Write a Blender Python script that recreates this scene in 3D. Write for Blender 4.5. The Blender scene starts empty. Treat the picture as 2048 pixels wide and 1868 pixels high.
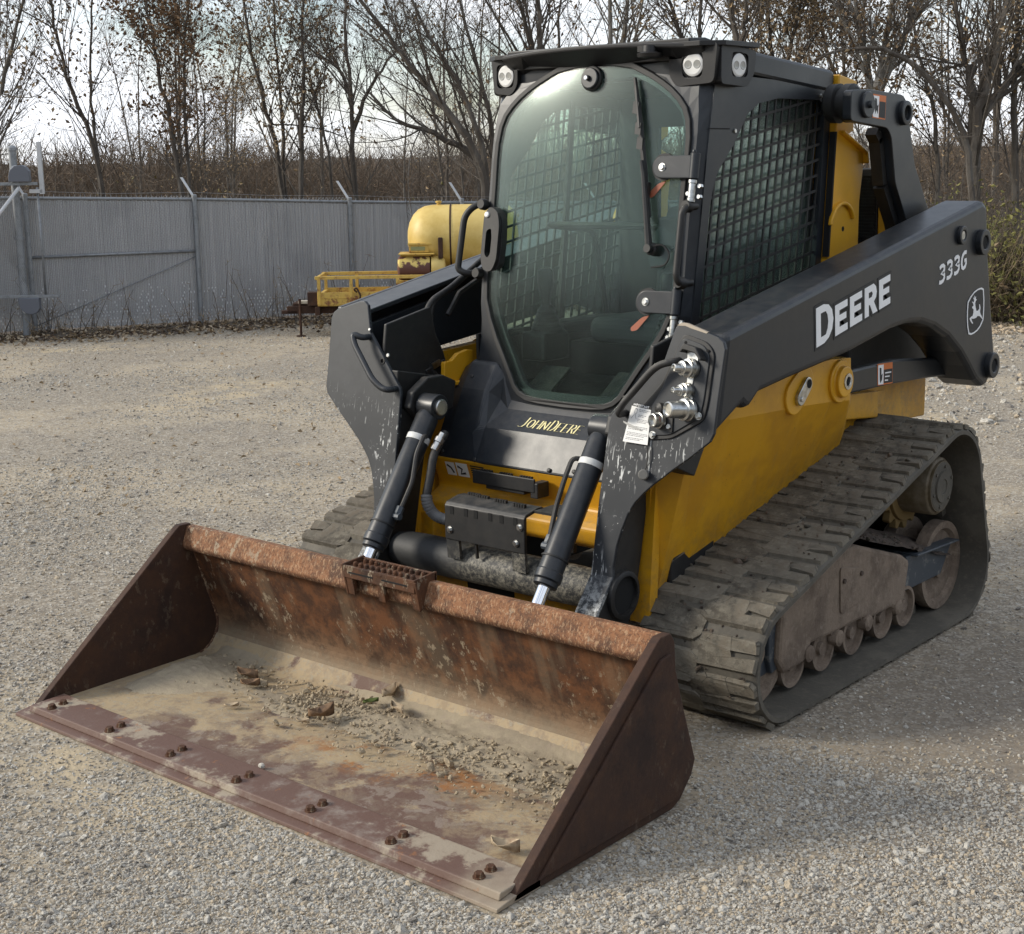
import bpy, bmesh, math, random
import numpy as np
from mathutils import Vector, Matrix
from mathutils.geometry import tessellate_polygon

SC = bpy.context.scene
COL = SC.collection

# ------------------------------------------------------------------ camera
CAM_POS = Vector((3.25165, -4.18953, 1.79706))
CAM_R = Vector((0.76272195, 0.64653431, -0.01576726))
CAM_F = Vector((-0.63558236, 0.74484971, -0.2030615))
CAM_U = CAM_R.cross(CAM_F)
cam_data = bpy.data.cameras.new('camera')
cam_data.sensor_fit = 'HORIZONTAL'
cam_data.sensor_width = 36.0
cam_data.lens = 36.0 * 2953.72 / 2048.0
cam_data.clip_start = 0.05
cam_data.clip_end = 3000
cam = bpy.data.objects.new('camera', cam_data)
COL.objects.link(cam)
Mx = Matrix((CAM_R, CAM_U, -CAM_F)).transposed().to_4x4()
Mx.translation = CAM_POS
cam.matrix_world = Mx
SC.camera = cam

# ------------------------------------------------------------------ sky and sun
SUN_EL, SUN_AZ = math.radians(27), math.atan2(-0.766, -0.643)      # azimuth measured from +Y towards +X
world = bpy.data.worlds.new('World')
SC.world = world
world.use_nodes = True
wn = world.node_tree
wn.nodes.clear()
w_out = wn.nodes.new('ShaderNodeOutputWorld')
w_bg = wn.nodes.new('ShaderNodeBackground')
w_sky = wn.nodes.new('ShaderNodeTexSky')
w_sky.sky_type = 'NISHITA'
w_sky.sun_disc = False
w_sky.sun_elevation = SUN_EL
w_sky.sun_rotation = SUN_AZ % (2 * math.pi)
w_sky.air_density = 1.0
w_sky.dust_density = 0.6
w_tc = wn.nodes.new('ShaderNodeTexCoord')
w_map = wn.nodes.new('ShaderNodeMapping')
w_map.inputs['Scale'].default_value = (1.0, 1.0, 2.6)
w_n = wn.nodes.new('ShaderNodeTexNoise')
w_n.inputs['Scale'].default_value = 3.2
w_n.inputs['Detail'].default_value = 7
w_n.inputs['Roughness'].default_value = 0.62
w_ramp = wn.nodes.new('ShaderNodeValToRGB')
w_ramp.color_ramp.elements[0].position = 0.42
w_ramp.color_ramp.elements[0].color = (0.12, 0.12, 0.12, 1)
w_ramp.color_ramp.elements[1].position = 0.60
w_ramp.color_ramp.elements[1].color = (1, 1, 1, 1)
w_mix = wn.nodes.new('ShaderNodeMixRGB')
w_mix.inputs[2].default_value = (8.3, 8.6, 9.1, 1)             # lit cloud, in the sky texture's own units
wn.links.new(w_tc.outputs['Generated'], w_map.inputs['Vector'])
wn.links.new(w_map.outputs['Vector'], w_n.inputs['Vector'])
wn.links.new(w_n.outputs['Fac'], w_ramp.inputs['Fac'])
wn.links.new(w_ramp.outputs['Color'], w_mix.inputs['Fac'])
wn.links.new(w_sky.outputs['Color'], w_mix.inputs[1])
wn.links.new(w_mix.outputs['Color'], w_bg.inputs['Color'])
w_bg.inputs['Strength'].default_value = 0.10
wn.links.new(w_bg.outputs['Background'], w_out.inputs['Surface'])

sun_data = bpy.data.lights.new('sun', 'SUN')
sun_data.energy = 2.3
sun_data.angle = math.radians(14)
sun_data.color = (1.0, 0.925, 0.80)
sun = bpy.data.objects.new('sun', sun_data)
COL.objects.link(sun)
S = Vector((math.sin(SUN_AZ) * math.cos(SUN_EL), math.cos(SUN_AZ) * math.cos(SUN_EL), math.sin(SUN_EL)))
sun.rotation_euler = S.to_track_quat('Z', 'Y').to_euler()
sun.location = S * 30

vs = SC.view_settings
vs.view_transform = 'Standard'
try:
    vs.look = 'None'
except Exception:
    pass
vs.gamma = 1.0
vs.use_curve_mapping = False
vs.exposure = 0.62
SC.render.engine = 'CYCLES'
SC.cycles.max_bounces = 8
SC.cycles.transparent_max_bounces = 24
SC.cycles.caustics_reflective = False
SC.cycles.caustics_refractive = False

# ------------------------------------------------------------------ helpers
def tag(o, label=None, cat=None, group=None, kind=None):
    if label: o['label'] = label
    if cat: o['category'] = cat
    if group: o['group'] = group
    if kind: o['kind'] = kind
    return o

def empty(name, loc=(0, 0, 0), rz=0.0):
    o = bpy.data.objects.new(name, None)
    o.empty_display_size = 0.2
    COL.objects.link(o)
    o.location = loc
    o.rotation_euler = (0, 0, rz)
    return o

class MB:
    """collects vertices and faces of one mesh"""
    def __init__(self):
        self.v, self.f, self.s, self.m = [], [], [], []
        self.mi = 0
    def add(self, verts, faces, smooth=False):
        b = len(self.v)
        self.v += [tuple(p) for p in verts]
        self.f += [tuple(i + b for i in f) for f in faces]
        self.s += [smooth] * len(faces)
        self.m += [self.mi] * len(faces)
        return self
    def box(self, x0, x1, y0, y1, z0, z1):
        v = [(x, y, z) for z in (z0, z1) for y in (y0, y1) for x in (x0, x1)]
        return self.add(v, [(0, 2, 3, 1), (4, 5, 7, 6), (0, 1, 5, 4), (2, 6, 7, 3), (0, 4, 6, 2), (1, 3, 7, 5)])
    def obox(self, c, ax, ay, az, hx, hy, hz):
        c = Vector(c); ax = Vector(ax).normalized() * hx; ay = Vector(ay).normalized() * hy; az = Vector(az).normalized() * hz
        v = [c + ax * i + ay * j + az * k for k in (-1, 1) for j in (-1, 1) for i in (-1, 1)]
        return self.add(v, [(0, 2, 3, 1), (4, 5, 7, 6), (0, 1, 5, 4), (2, 6, 7, 3), (0, 4, 6, 2), (1, 3, 7, 5)])
    def prism(self, loops, f0, f1):
        """loops of (u,v): the first is the outline, further ones are holes; f0/f1 map (u,v) to space on the two faces"""
        if isinstance(loops[0][0], (int, float)): loops = [loops]
        flat = [p for l in loops for p in l]
        n = len(flat)
        v = [f0(*p) for p in flat] + [f1(*p) for p in flat]
        fc = []
        if len(loops) == 1:
            fc += [tuple(range(n - 1, -1, -1)), tuple(range(n, 2 * n))]
        else:
            tris = tessellate_polygon([[Vector((p[0], p[1], 0)) for p in l] for l in loops])
            fc += [tuple(reversed(t)) for t in tris] + [tuple(i + n for i in t) for t in tris]
        b = 0
        for l in loops:
            k = len(l)
            for i in range(k):
                a, c = b + i, b + (i + 1) % k
                fc.append((a, c, c + n, a + n))
            b += k
        return self.add(v, fc)
    def px(self, loops, x0, x1):   # outline in (y,z), extruded along x
        return self.prism(loops, lambda u, v: (x0, u, v), lambda u, v: (x1, u, v))
    def py(self, loops, y0, y1):   # outline in (x,z)
        return self.prism(loops, lambda u, v: (u, y0, v), lambda u, v: (u, y1, v))
    def pz(self, loops, z0, z1):   # outline in (x,y)
        return self.prism(loops, lambda u, v: (u, v, z0), lambda u, v: (u, v, z1))
    def tube(self, pts, r, n=10, closed=False, cap=True, smooth=True):
        pts = [Vector(p) for p in pts]
        m = len(pts)
        rr = r if isinstance(r, (list, tuple)) else [r] * m
        T = []
        for i in range(m):
            a = pts[i - 1] if (i or closed) else pts[i]
            b = pts[(i + 1) % m] if (i < m - 1 or closed) else pts[i]
            t = (b - a)
            T.append(t.normalized() if t.length > 1e-9 else Vector((0, 0, 1)))
        ref = Vector((0, 0, 1)) if abs(T[0].z) < 0.9 else Vector((1, 0, 0))
        N = (ref - T[0] * ref.dot(T[0])).normalized()
        v, f = [], []
        for i in range(m):
            N = N - T[i] * N.dot(T[i])
            N = N.normalized() if N.length > 1e-9 else T[i].orthogonal().normalized()
            B = T[i].cross(N)
            for k in range(n):
                a = 2 * math.pi * k / n
                v.append(pts[i] + (N * math.cos(a) + B * math.sin(a)) * rr[i])
        for i in range(m if closed else m - 1):
            j = (i + 1) % m
            for k in range(n):
                k2 = (k + 1) % n
                f.append((i * n + k, i * n + k2, j * n + k2, j * n + k))
        self.add(v, f, smooth)
        if cap and not closed:
            self.add(v[:n], [tuple(range(n - 1, -1, -1))])
            self.add(v[-n:], [tuple(range(n))])
        return self
    def lathe(self, c, axis, prof, n=24, smooth=True):
        """prof: list of (distance along axis, radius)"""
        c = Vector(c); ax = Vector(axis).normalized()
        N = ax.orthogonal().normalized(); B = ax.cross(N)
        v, f = [], []
        for (d, r) in prof:
            for k in range(n):
                a = 2 * math.pi * k / n
                v.append(c + ax * d + (N * math.cos(a) + B * math.sin(a)) * max(r, 1e-5))
        for i in range(len(prof) - 1):
            for k in range(n):
                k2 = (k + 1) % n
                f.append((i * n + k, i * n + k2, (i + 1) * n + k2, (i + 1) * n + k))
        self.add(v, f, smooth)
        self.add(v[:n], [tuple(range(n - 1, -1, -1))])
        self.add(v[-n:], [tuple(range(n))])
        return self
    def cyl(self, a, b, r, n=20):
        a, b = Vector(a), Vector(b)
        L = (b - a).length
        return self.lathe(a, b - a, [(0, r), (L, r)], n)
    def hexa(self, c, axis, r, h):
        c = Vector(c); ax = Vector(axis).normalized()
        return self.lathe(c, ax, [(0, r), (h * .8, r), (h, r * .82)], 6, False)
    def build(self, name, mats, parent=None, bevel=0.0, autosmooth=None, seg=2, fix=True):
        me = bpy.data.meshes.new(name)
        me.from_pydata(self.v, [], self.f)
        for p, s, m in zip(me.polygons, self.s, self.m):
            p.use_smooth = s
            p.material_index = m
        for m in (mats if isinstance(mats, (list, tuple)) else [mats]):
            me.materials.append(m)
        if fix:
            bm = bmesh.new(); bm.from_mesh(me)
            bmesh.ops.remove_doubles(bm, verts=bm.verts, dist=1e-5)
            bmesh.ops.recalc_face_normals(bm, faces=bm.faces)
            ang = math.radians(38)
            for e in bm.edges:
                if len(e.link_faces) == 2 and e.calc_face_angle(0) > ang:
                    e.smooth = False
            bm.to_mesh(me); bm.free()
        me.update()
        o = bpy.data.objects.new(name, me)
        COL.objects.link(o)
        if parent is not None: o.parent = parent
        if bevel:
            b = o.modifiers.new('bevel', 'BEVEL')
            b.width = bevel; b.segments = seg; b.limit_method = 'ANGLE'; b.angle_limit = math.radians(35)
        return o

def np_mesh(name, V, F, mats, parent=None, smooth=False, mat_idx=None):
    """fast mesh from numpy arrays; F is (n,3) or (n,4)"""
    me = bpy.data.meshes.new(name)
    V = np.asarray(V, np.float32); F = np.asarray(F, np.int32)
    k = F.shape[1]
    me.vertices.add(len(V)); me.vertices.foreach_set('co', V.ravel())
    me.loops.add(F.size); me.loops.foreach_set('vertex_index', F.ravel())
    me.polygons.add(len(F))
    me.polygons.foreach_set('loop_start', np.arange(0, F.size, k, dtype=np.int32))
    me.polygons.foreach_set('loop_total', np.full(len(F), k, np.int32))
    me.polygons.foreach_set('use_smooth', np.full(len(F), smooth, bool))
    if mat_idx is not None: me.polygons.foreach_set('material_index', np.asarray(mat_idx, np.int32))
    for m in (mats if isinstance(mats, (list, tuple)) else [mats]): me.materials.append(m)
    me.update(calc_edges=True)
    o = bpy.data.objects.new(name, me)
    COL.objects.link(o)
    if parent is not None: o.parent = parent
    return o

def rounded(pts, r, n=5):
    """rounds the corners of an open polyline in space"""
    pts = [Vector(p) for p in pts]
    out = [pts[0]]
    for i in range(1, len(pts) - 1):
        a, b, c = pts[i - 1], pts[i], pts[i + 1]
        d1, d2 = (a - b), (c - b)
        t = min(r, d1.length * .49, d2.length * .49)
        p, q = b + d1.normalized() * t, b + d2.normalized() * t
        for k in range(n + 1):
            s = k / n
            out.append(p.lerp(b, s).lerp(b.lerp(q, s), s))
    out.append(pts[-1])
    return out

def round2(pts, r, n=3):
    """rounds the corners of a closed 2d polygon"""
    out = []
    m = len(pts)
    for i in range(m):
        a, b, c = (Vector(pts[i - 1]), Vector(pts[i]), Vector(pts[(i + 1) % m]))
        d1, d2 = a - b, c - b
        t = min(r, d1.length * .45, d2.length * .45)
        p, q = b + d1.normalized() * t, b + d2.normalized() * t
        for k in range(n + 1):
            s = k / n
            w = p.lerp(b, s).lerp(b.lerp(q, s), s)
            out.append((w.x, w.y))
    return out

# ------------------------------------------------------------------ materials
def nd(nt, t, **kw):
    n = nt.nodes.new(t)
    for k, v in kw.items():
        if k in n.inputs: n.inputs[k].default_value = v
        else: setattr(n, k, v)
    return n

class Mat:
    """small builder for procedural materials in object coordinates"""
    def __init__(self, name, rough=0.5, metal=0.0, color=(.5, .5, .5), spec=0.5):
        self.m = bpy.data.materials.new(name)
        self.m.use_nodes = True
        self.nt = self.m.node_tree
        self.b = self.nt.nodes['Principled BSDF']
        self.b.inputs['Roughness'].default_value = rough
        self.b.inputs['Metallic'].default_value = metal
        self.b.inputs['Specular IOR Level'].default_value = spec
        self.b.inputs['Base Color'].default_value = (*color, 1)
        self.tc = self.nt.nodes.new('ShaderNodeTexCoord')
        self.col = None
        self.color = color
    def link(self, a, b): self.nt.links.new(a, b)
    def vec(self, scale=(1, 1, 1), rot=(0, 0, 0), coord='Object'):
        mp = self.nt.nodes.new('ShaderNodeMapping')
        mp.inputs['Scale'].default_value = scale
        mp.inputs['Rotation'].default_value = rot
        self.link(self.tc.outputs[coord], mp.inputs['Vector'])
        return mp.outputs['Vector']
    def noise(self, scale, detail=4, rough=0.55, stretch=(1, 1, 1), rot=(0, 0, 0), dist=0.0):
        n = self.nt.nodes.new('ShaderNodeTexNoise')
        n.inputs['Scale'].default_value = scale
        n.inputs['Detail'].default_value = detail
        n.inputs['Roughness'].default_value = rough
        n.inputs['Distortion'].default_value = dist
        self.link(self.vec(stretch, rot), n.inputs['Vector'])
        return n.outputs['Fac']
    def voro(self, scale, feature='F1', stretch=(1, 1, 1), out='Distance'):
        n = self.nt.nodes.new('ShaderNodeTexVoronoi')
        n.feature = feature
        n.inputs['Scale'].default_value = scale
        self.link(self.vec(stretch), n.inputs['Vector'])
        return n.outputs[out]
    def ramp(self, fac, lo, hi, inv=False):
        r = self.nt.nodes.new('ShaderNodeMapRange')
        r.interpolation_type = 'SMOOTHSTEP'
        r.inputs['From Min'].default_value = lo
        r.inputs['From Max'].default_value = hi
        r.inputs['To Min'].default_value = 1.0 if inv else 0.0
        r.inputs['To Max'].default_value = 0.0 if inv else 1.0
        self.link(fac, r.inputs['Value'])
        return r.outputs['Result']
    def math(self, op, a, b=None):
        n = self.nt.nodes.new('ShaderNodeMath'); n.operation = op
        for i, x in enumerate((a, b)):
            if x is None: continue
            if isinstance(x, (int, float)): n.inputs[i].default_value = x
            else: self.link(x, n.inputs[i])
        return n.outputs[0]
    def axis(self, k, coord='Object'):
        s = self.nt.nodes.new('ShaderNodeSeparateXYZ')
        self.link(self.tc.outputs[coord], s.inputs[0])
        return s.outputs['XYZ'.index(k)]
    def up(self):
        g = self.nt.nodes.new('ShaderNodeNewGeometry')
        s = self.nt.nodes.new('ShaderNodeSeparateXYZ')
        self.link(g.outputs['Normal'], s.inputs[0])
        return s.outputs['Z']
    def over(self, color, fac):
        mx = self.nt.nodes.new('ShaderNodeMixRGB')
        if self.col is None: mx.inputs[1].default_value = (*self.color, 1)
        else: self.link(self.col, mx.inputs[1])
        if isinstance(color, tuple): mx.inputs[2].default_value = (*color, 1)
        else: self.link(color, mx.inputs[2])
        if isinstance(fac, (int, float)): mx.inputs[0].default_value = fac
        else: self.link(fac, mx.inputs[0])
        self.col = mx.outputs[0]
        return self
    def roughness(self, fac, lo, hi):
        r = self.nt.nodes.new('ShaderNodeMapRange')
        r.inputs['To Min'].default_value = lo; r.inputs['To Max'].default_value = hi
        self.link(fac, r.inputs['Value'])
        self.link(r.outputs['Result'], self.b.inputs['Roughness'])
        return self
    def bump(self, fac, dist=0.002, strength=1.0):
        b = self.nt.nodes.new('ShaderNodeBump')
        b.inputs['Distance'].default_value = dist
        b.inputs['Strength'].default_value = strength
        self.link(fac, b.inputs['Height'])
        prev = self.b.inputs['Normal']
        if prev.is_linked:
            self.link(prev.links[0].from_socket, b.inputs['Normal'])
        self.link(b.outputs['Normal'], self.b.inputs['Normal'])
        return self
    def done(self):
        if self.col is not None: self.link(self.col, self.b.inputs['Base Color'])
        return self.m

def simple(name, color, rough=0.5, metal=0.0, spec=0.5):
    return Mat(name, rough, metal, color, spec).done()

def paint(name, color, rough=0.38, dust=0.35, dustcol=(.23, .2, .16), chips=False):
    M = Mat(name, rough, 0.0, color)
    n1 = M.noise(5, 6, .65)
    M.over(tuple(min(1, c * 1.25 + .0025) for c in color), M.math('MULTIPLY', M.ramp(n1, .42, .7), .6))
    n2 = M.noise(26, 5, .7)
    upd = M.ramp(M.up(), .2, .9)
    M.over(dustcol, M.math('MULTIPLY', M.math('MULTIPLY', M.ramp(n2, .3, .75), M.math('ADD', M.math('MULTIPLY', upd, .55), .14)), dust))
    if chips:
        n3 = M.noise(70, 3, .6)
        M.over((.42, .42, .41), M.ramp(n3, .70, .74))
    M.roughness(n1, rough - .08, rough + .2)
    M.bump(M.noise(220, 2, .5), .0004, .25)
    return M.done()

CHAR = (.0105, .0135, .0180)
def mk_frame_yellow():
    M = Mat('dusty_frame_yellow', .4, 0.0, (.62, .315, .010))
    n1 = M.noise(5, 6, .65); n2 = M.noise(24, 6, .75)
    M.over((.50, .245, .012), M.ramp(n1, .40, .66))
    z = M.axis('Z')
    low = M.ramp(M.math('SUBTRACT', z, M.math('MULTIPLY', M.axis('Y'), .26)), .70, .46)
    M.over((.20, .135, .065), M.math('MULTIPLY', M.math('MULTIPLY', low, M.ramp(n2, .40, .68)), .55))
    run = M.ramp(M.noise(1, 4, .7, (30, 30, 2.2)), .54, .66)
    M.over((.30, .20, .08), M.math('MULTIPLY', M.math('MULTIPLY', run, M.ramp(n1, .42, .6)), .22))
    M.over((.10, .06, .03), M.math('MULTIPLY', M.ramp(M.noise(60, 3, .7), .68, .72), .7))
    upd = M.ramp(M.up(), .3, .95)
    M.over((.30, .22, .12), M.math('MULTIPLY', M.math('MULTIPLY', upd, M.ramp(n2, .3, .7)), .5))
    M.roughness(n1, .30, .58)
    return M.done()
m_fyel = mk_frame_yellow()
m_char = paint('charcoal_paint', CHAR, .33, .20)
m_black = paint('black_plastic', (.0075, .0078, .0085), .48, .35)
m_yellow = paint('yellow_paint', (.62, .315, .010), .36, .40, (.30, .22, .12))
m_rubber = simple('black_rubber', (.012, .012, .012), .6)
m_hose = paint('hose_rubber', (.016, .016, .017), .55, .6)
m_chrome = simple('chrome', (.83, .84, .86), .07, 1.0)
m_zinc = Mat('zinc_plating', .32, 1.0, (.6, .6, .58)); m_zinc.over((.36, .36, .34), m_zinc.ramp(m_zinc.noise(40, 4), .45, .7)); m_zinc = m_zinc.done()
m_white = simple('white_print', (.86, .87, .88), .45)
m_white2 = simple('white_paper', (.80, .80, .78), .6)
m_ink = simple('black_ink', (.02, .02, .02), .6)
m_grayink = simple('grey_ink', (.22, .22, .23), .6)
m_orange = simple('orange_print', (.62, .16, .03), .5)
m_cream = simple('cream_print', (.80, .72, .38), .5)
m_red = simple('red_contact', (.35, .07, .04), .5)
m_visor = paint('black_visor', (.006, .006, .007), .42, .08)
m_lens = simple('lamp_lens', (.80, .80, .78), .25)
m_led = simple('lamp_reflector', (.38, .38, .36), .2, .2)
m_hole = simple('bore', (.004, .004, .004), .9)

def mk_scratched():
    M = Mat('scratched_charcoal_paint', .42, 0.0, CHAR)
    n1 = M.noise(5, 6, .65)
    M.over((.026, .029, .034), M.ramp(n1, .4, .7))
    z = M.axis('Z')
    low = M.math('MULTIPLY', M.ramp(z, 1.02, .86), M.ramp(z, .30, .42))
    patch = M.ramp(M.noise(8, 3, .6), .45, .60)
    s1 = M.ramp(M.noise(1, 3, .6, (105, 60, 6), (0, .12, 0)), .60, .635)
    s2 = M.ramp(M.noise(1, 3, .6, (46, 40, 16), (0, -.6, 0)), .645, .675)
    s3 = M.ramp(M.noise(90, 2, .5), .66, .70)
    sc = M.math('MAXIMUM', M.math('MAXIMUM', s1, s2), M.math('MULTIPLY', s3, .7))
    M.over((.55, .56, .55), M.math('MULTIPLY', M.math('MULTIPLY', sc, patch), low))
    wear = M.math('MULTIPLY', M.ramp(z, .52, .40), M.ramp(M.noise(45, 5, .7), .40, .60))
    M.over((.40, .41, .40), M.math('MULTIPLY', wear, .8))
    M.roughness(n1, .34, .55)
    return M.done()
m_scratch = mk_scratched()

def mk_rust(name, sand=0.0, orange=0.0, dark=0.0, floor=False):
    M = Mat(name, .62, 0.0, (.062, .030, .017))
    n0 = M.noise(4, 7, .7)
    n1 = M.noise(11, 8, .72)
    n2 = M.noise(48, 6, .75)
    M.over((.15, .062, .026) if dark < .5 else (.075, .037, .023), M.ramp(n1, .40, .62))
    M.over((.026, .015, .012), M.math('MULTIPLY', M.ramp(n0, .52, .66), .75 if not orange else .35))
    if orange:
        M.over((.27, .125, .060), M.math('MULTIPLY', M.ramp(n1, .32, .60), orange))
        M.over((.085, .040, .024), M.math('MULTIPLY', M.ramp(M.noise(120, 4, .75), .50, .60), .75))
        M.over((.07, .034, .022), M.math('MULTIPLY', M.ramp(M.math('ADD', M.axis('Z'), M.math('MULTIPLY', n2, .05)), .485, .455), .85))
        M.over((.44, .29, .17), M.math('MULTIPLY', M.ramp(M.noise(1, 5, .75, (150, 60, 60), (0, .5, .3)), .52, .62), orange * .8))
    chips = M.math('MULTIPLY', M.ramp(M.noise(1, 5, .75, (34, 34, 20)), .565, .62), M.ramp(M.noise(3.3, 3, .6), .42, .58))
    M.over((.33, .27, .19), M.math('MULTIPLY', chips, .8 if dark < .5 else .2))
    if sand:
        zz = M.ramp(M.axis('Z'), .26, .04); foot = M.math('MULTIPLY', M.ramp(M.math('ADD', M.axis('Z'), M.math('MULTIPLY', n2, .06)), .215, .09), 1.15)
        streak = M.ramp(M.noise(1, 4, .6, (9, 3, 1.2)), .50, .62)
        M.over((.28, .22, .145), M.math('MULTIPLY', M.math('MAXIMUM', M.math('MAXIMUM', foot, M.math('MULTIPLY', zz, M.ramp(n1, .30, .62))), M.math('MULTIPLY', streak, .3)), sand))
    if dark: M.over((.022, .014, .012), M.math('MULTIPLY', M.ramp(n1, .35, .6), dark))
    M.roughness(n1, .62, .92)
    M.b.inputs['Specular IOR Level'].default_value = .3
    M.bump(n2, .0022, .8)
    M.bump(n1, .004, .5)
    return M.done()
m_rust = mk_rust('rusty_steel', sand=.75)
m_rust_plate = mk_rust('dark_rusty_plate', dark=.55)
m_rust_rail = mk_rust('orange_rusty_steel', orange=.85)
m_rust_pad = mk_rust('brown_cast_iron', dark=.35)

def mk_floor():
    M = Mat('dusty_bucket_floor', .75, 0.0, (.125, .072, .052))
    n0 = M.noise(2.6, 6, .62, dist=.6)
    n1 = M.noise(9, 7, .7)
    n2 = M.noise(60, 5, .7)
    M.over((.25, .20, .16), M.math('MULTIPLY', M.ramp(M.noise(13, 6, .68, dist=.5), .53, .60), .75))
    y = M.axis('Y'); x = M.axis('X')
    back = M.ramp(y, -1.60, -1.28)
    left = M.ramp(x, -.45, -.85)
    bias = M.math('ADD', M.math('ADD', M.math('ADD', M.math('MULTIPLY', n0, .9), M.math('MULTIPLY', n1, .30)), M.math('MULTIPLY', back, .15)), M.math('MULTIPLY', left, .16))
    bias = M.math('SUBTRACT', bias, .10)
    M.over((.36, .275, .165), M.ramp(bias, .575, .655))
    M.over((.25, .185, .115), M.math('MULTIPLY', M.ramp(M.noise(5, 7, .72, dist=.6), .50, .62), .7))
    M.over((.19, .145, .105), M.math('MULTIPLY', M.ramp(M.noise(14, 7, .75), .48, .62), .55))
    M.over((.30, .265, .20), M.math('MULTIPLY', M.ramp(n2, .5, .7), M.ramp(bias, .52, .64)))
    M.over((.30, .12, .028), M.math('MULTIPLY', M.math('MULTIPLY', M.ramp(M.noise(5.2, 7, .78), .50, .60), M.math('MULTIPLY', M.math('MULTIPLY', M.ramp(x, -.25, .10), M.ramp(x, .75, .45)), M.math('MULTIPLY', M.ramp(y, -1.42, -1.32), M.ramp(y, -1.12, -1.2)))), .85))
    M.bump(n2, .003, .6); M.bump(n1, .004, .5)
    return M.done()
m_floor = mk_floor()

def mk_edge():
    M = Mat('worn_cutting_edge', .65, 0.0, (.115, .062, .045))
    n1 = M.noise(8, 7, .7)
    M.over((.22, .175, .145), M.ramp(n1, .48, .68))
    M.over((.33, .275, .20), M.math('MULTIPLY', M.math('MAXIMUM', M.ramp(M.noise(4, 6, .7), .54, .62), M.ramp(M.math('ADD', M.axis('X'), M.math('MULTIPLY', M.noise(5), .5)), 1.12, 1.36)), .8))
    M.over((.30, .12, .035), M.math('MULTIPLY', M.ramp(M.noise(17, 4, .7), .62, .70), .6))
    M.bump(M.noise(70, 4, .7), .002, .6)
    return M.done()
m_edge = mk_edge()

def mk_track():
    M = Mat('dusty_track_rubber', .9, 0.0, (.075, .066, .053), .2)
    n1 = M.noise(6, 7, .7)
    n2 = M.noise(38, 6, .72)
    M.over((.145, .130, .105), M.ramp(n1, .36, .58))
    M.over((.225, .205, .162), M.math('MULTIPLY', M.ramp(n2, .46, .68), .8))
    M.over((.045, .041, .036), M.math('MULTIPLY', M.ramp(M.noise(19, 6, .75), .55, .66), .7))
    crack = M.ramp(M.voro(13, 'DISTANCE_TO_EDGE'), .0, .028, True)
    M.over((.02, .018, .016), M.math('MULTIPLY', crack, M.ramp(M.noise(5.5, 3), .52, .62)))
    oi = M.nt.nodes.new('ShaderNodeObjectInfo')
    M.over((.22, .20, .16), M.math('MULTIPLY', M.ramp(oi.outputs['Random'], .35, 1.0), .45))
    M.over((.13, .11, .085), M.math('MULTIPLY', M.ramp(M.noise(15, 6, .75, dist=.5), .52, .62), .6))
    M.bump(n2, .005, .9); M.bump(n1, .010, .8)
    return M.done()
m_track = mk_track()
def mk_belt():
    M = Mat('track_belt_rubber', .8, 0.0, (.080, .072, .058))
    M.over((.12, .107, .085), M.ramp(M.noise(5, 6, .7), .42, .66))
    M.over((.15, .13, .10), M.math('MULTIPLY', M.ramp(M.noise(45, 5, .7), .5, .7), .5))
    M.bump(M.noise(60, 4, .7), .002, .7)
    return M.done()
m_belt = mk_belt()
def mk_mud(name, base=(.225, .172, .128), dark=(.115, .084, .062), fac=1.0):
    M = Mat(name, .92, 0.0, base)
    n1 = M.noise(7, 7, .7)
    M.over(dark, M.math('MULTIPLY', M.ramp(n1, .46, .66), .8 * fac))
    M.over(dark, M.math('MULTIPLY', M.ramp(M.noise(2.6, 5, .7, dist=.8), .50, .62), .6 * fac))
    M.over((.30, .24, .185) if base[0] > .15 else tuple(c * 1.6 for c in base), M.math('MULTIPLY', M.ramp(M.noise(30, 6, .75), .5, .68), .6))
    M.bump(M.noise(55, 6, .75), .006 * fac, .8); M.bump(n1, .012 * fac ** 3, .7)
    return M.done()
m_mud = mk_mud('dried_mud')
m_mud_dark = mk_mud('dark_mud', (.085, .062, .048), (.035, .026, .02))
m_blue = Mat('worn_blue_grey_steel', .5, 0.2, (.055, .066, .08)); m_blue.over((.20, .20, .19), m_blue.ramp(m_blue.noise(22, 6, .75), .52, .68)); m_blue = m_blue.done()
m_drive = Mat('dusty_dark_yellow', .6, 0.0, (.085, .062, .03)); m_drive.over((.16, .13, .09), m_drive.ramp(m_drive.noise(8, 6, .7), .42, .66)); m_drive = m_drive.done()
def mk_tubewear():
    M = Mat('muddy_cross_tube', .6, 0.0, (.020, .021, .022))
    x = M.axis('X')
    n = M.noise(60, 7, .8)
    M.over((.24, .22, .175), M.math('MULTIPLY', M.ramp(n, .40, .66), M.ramp(M.math('ADD', x, M.math('MULTIPLY', M.noise(4), .5)), .02, .24)))
    M.bump(n, .002, .6)
    return M.done()
m_tubewear = mk_tubewear()

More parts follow.
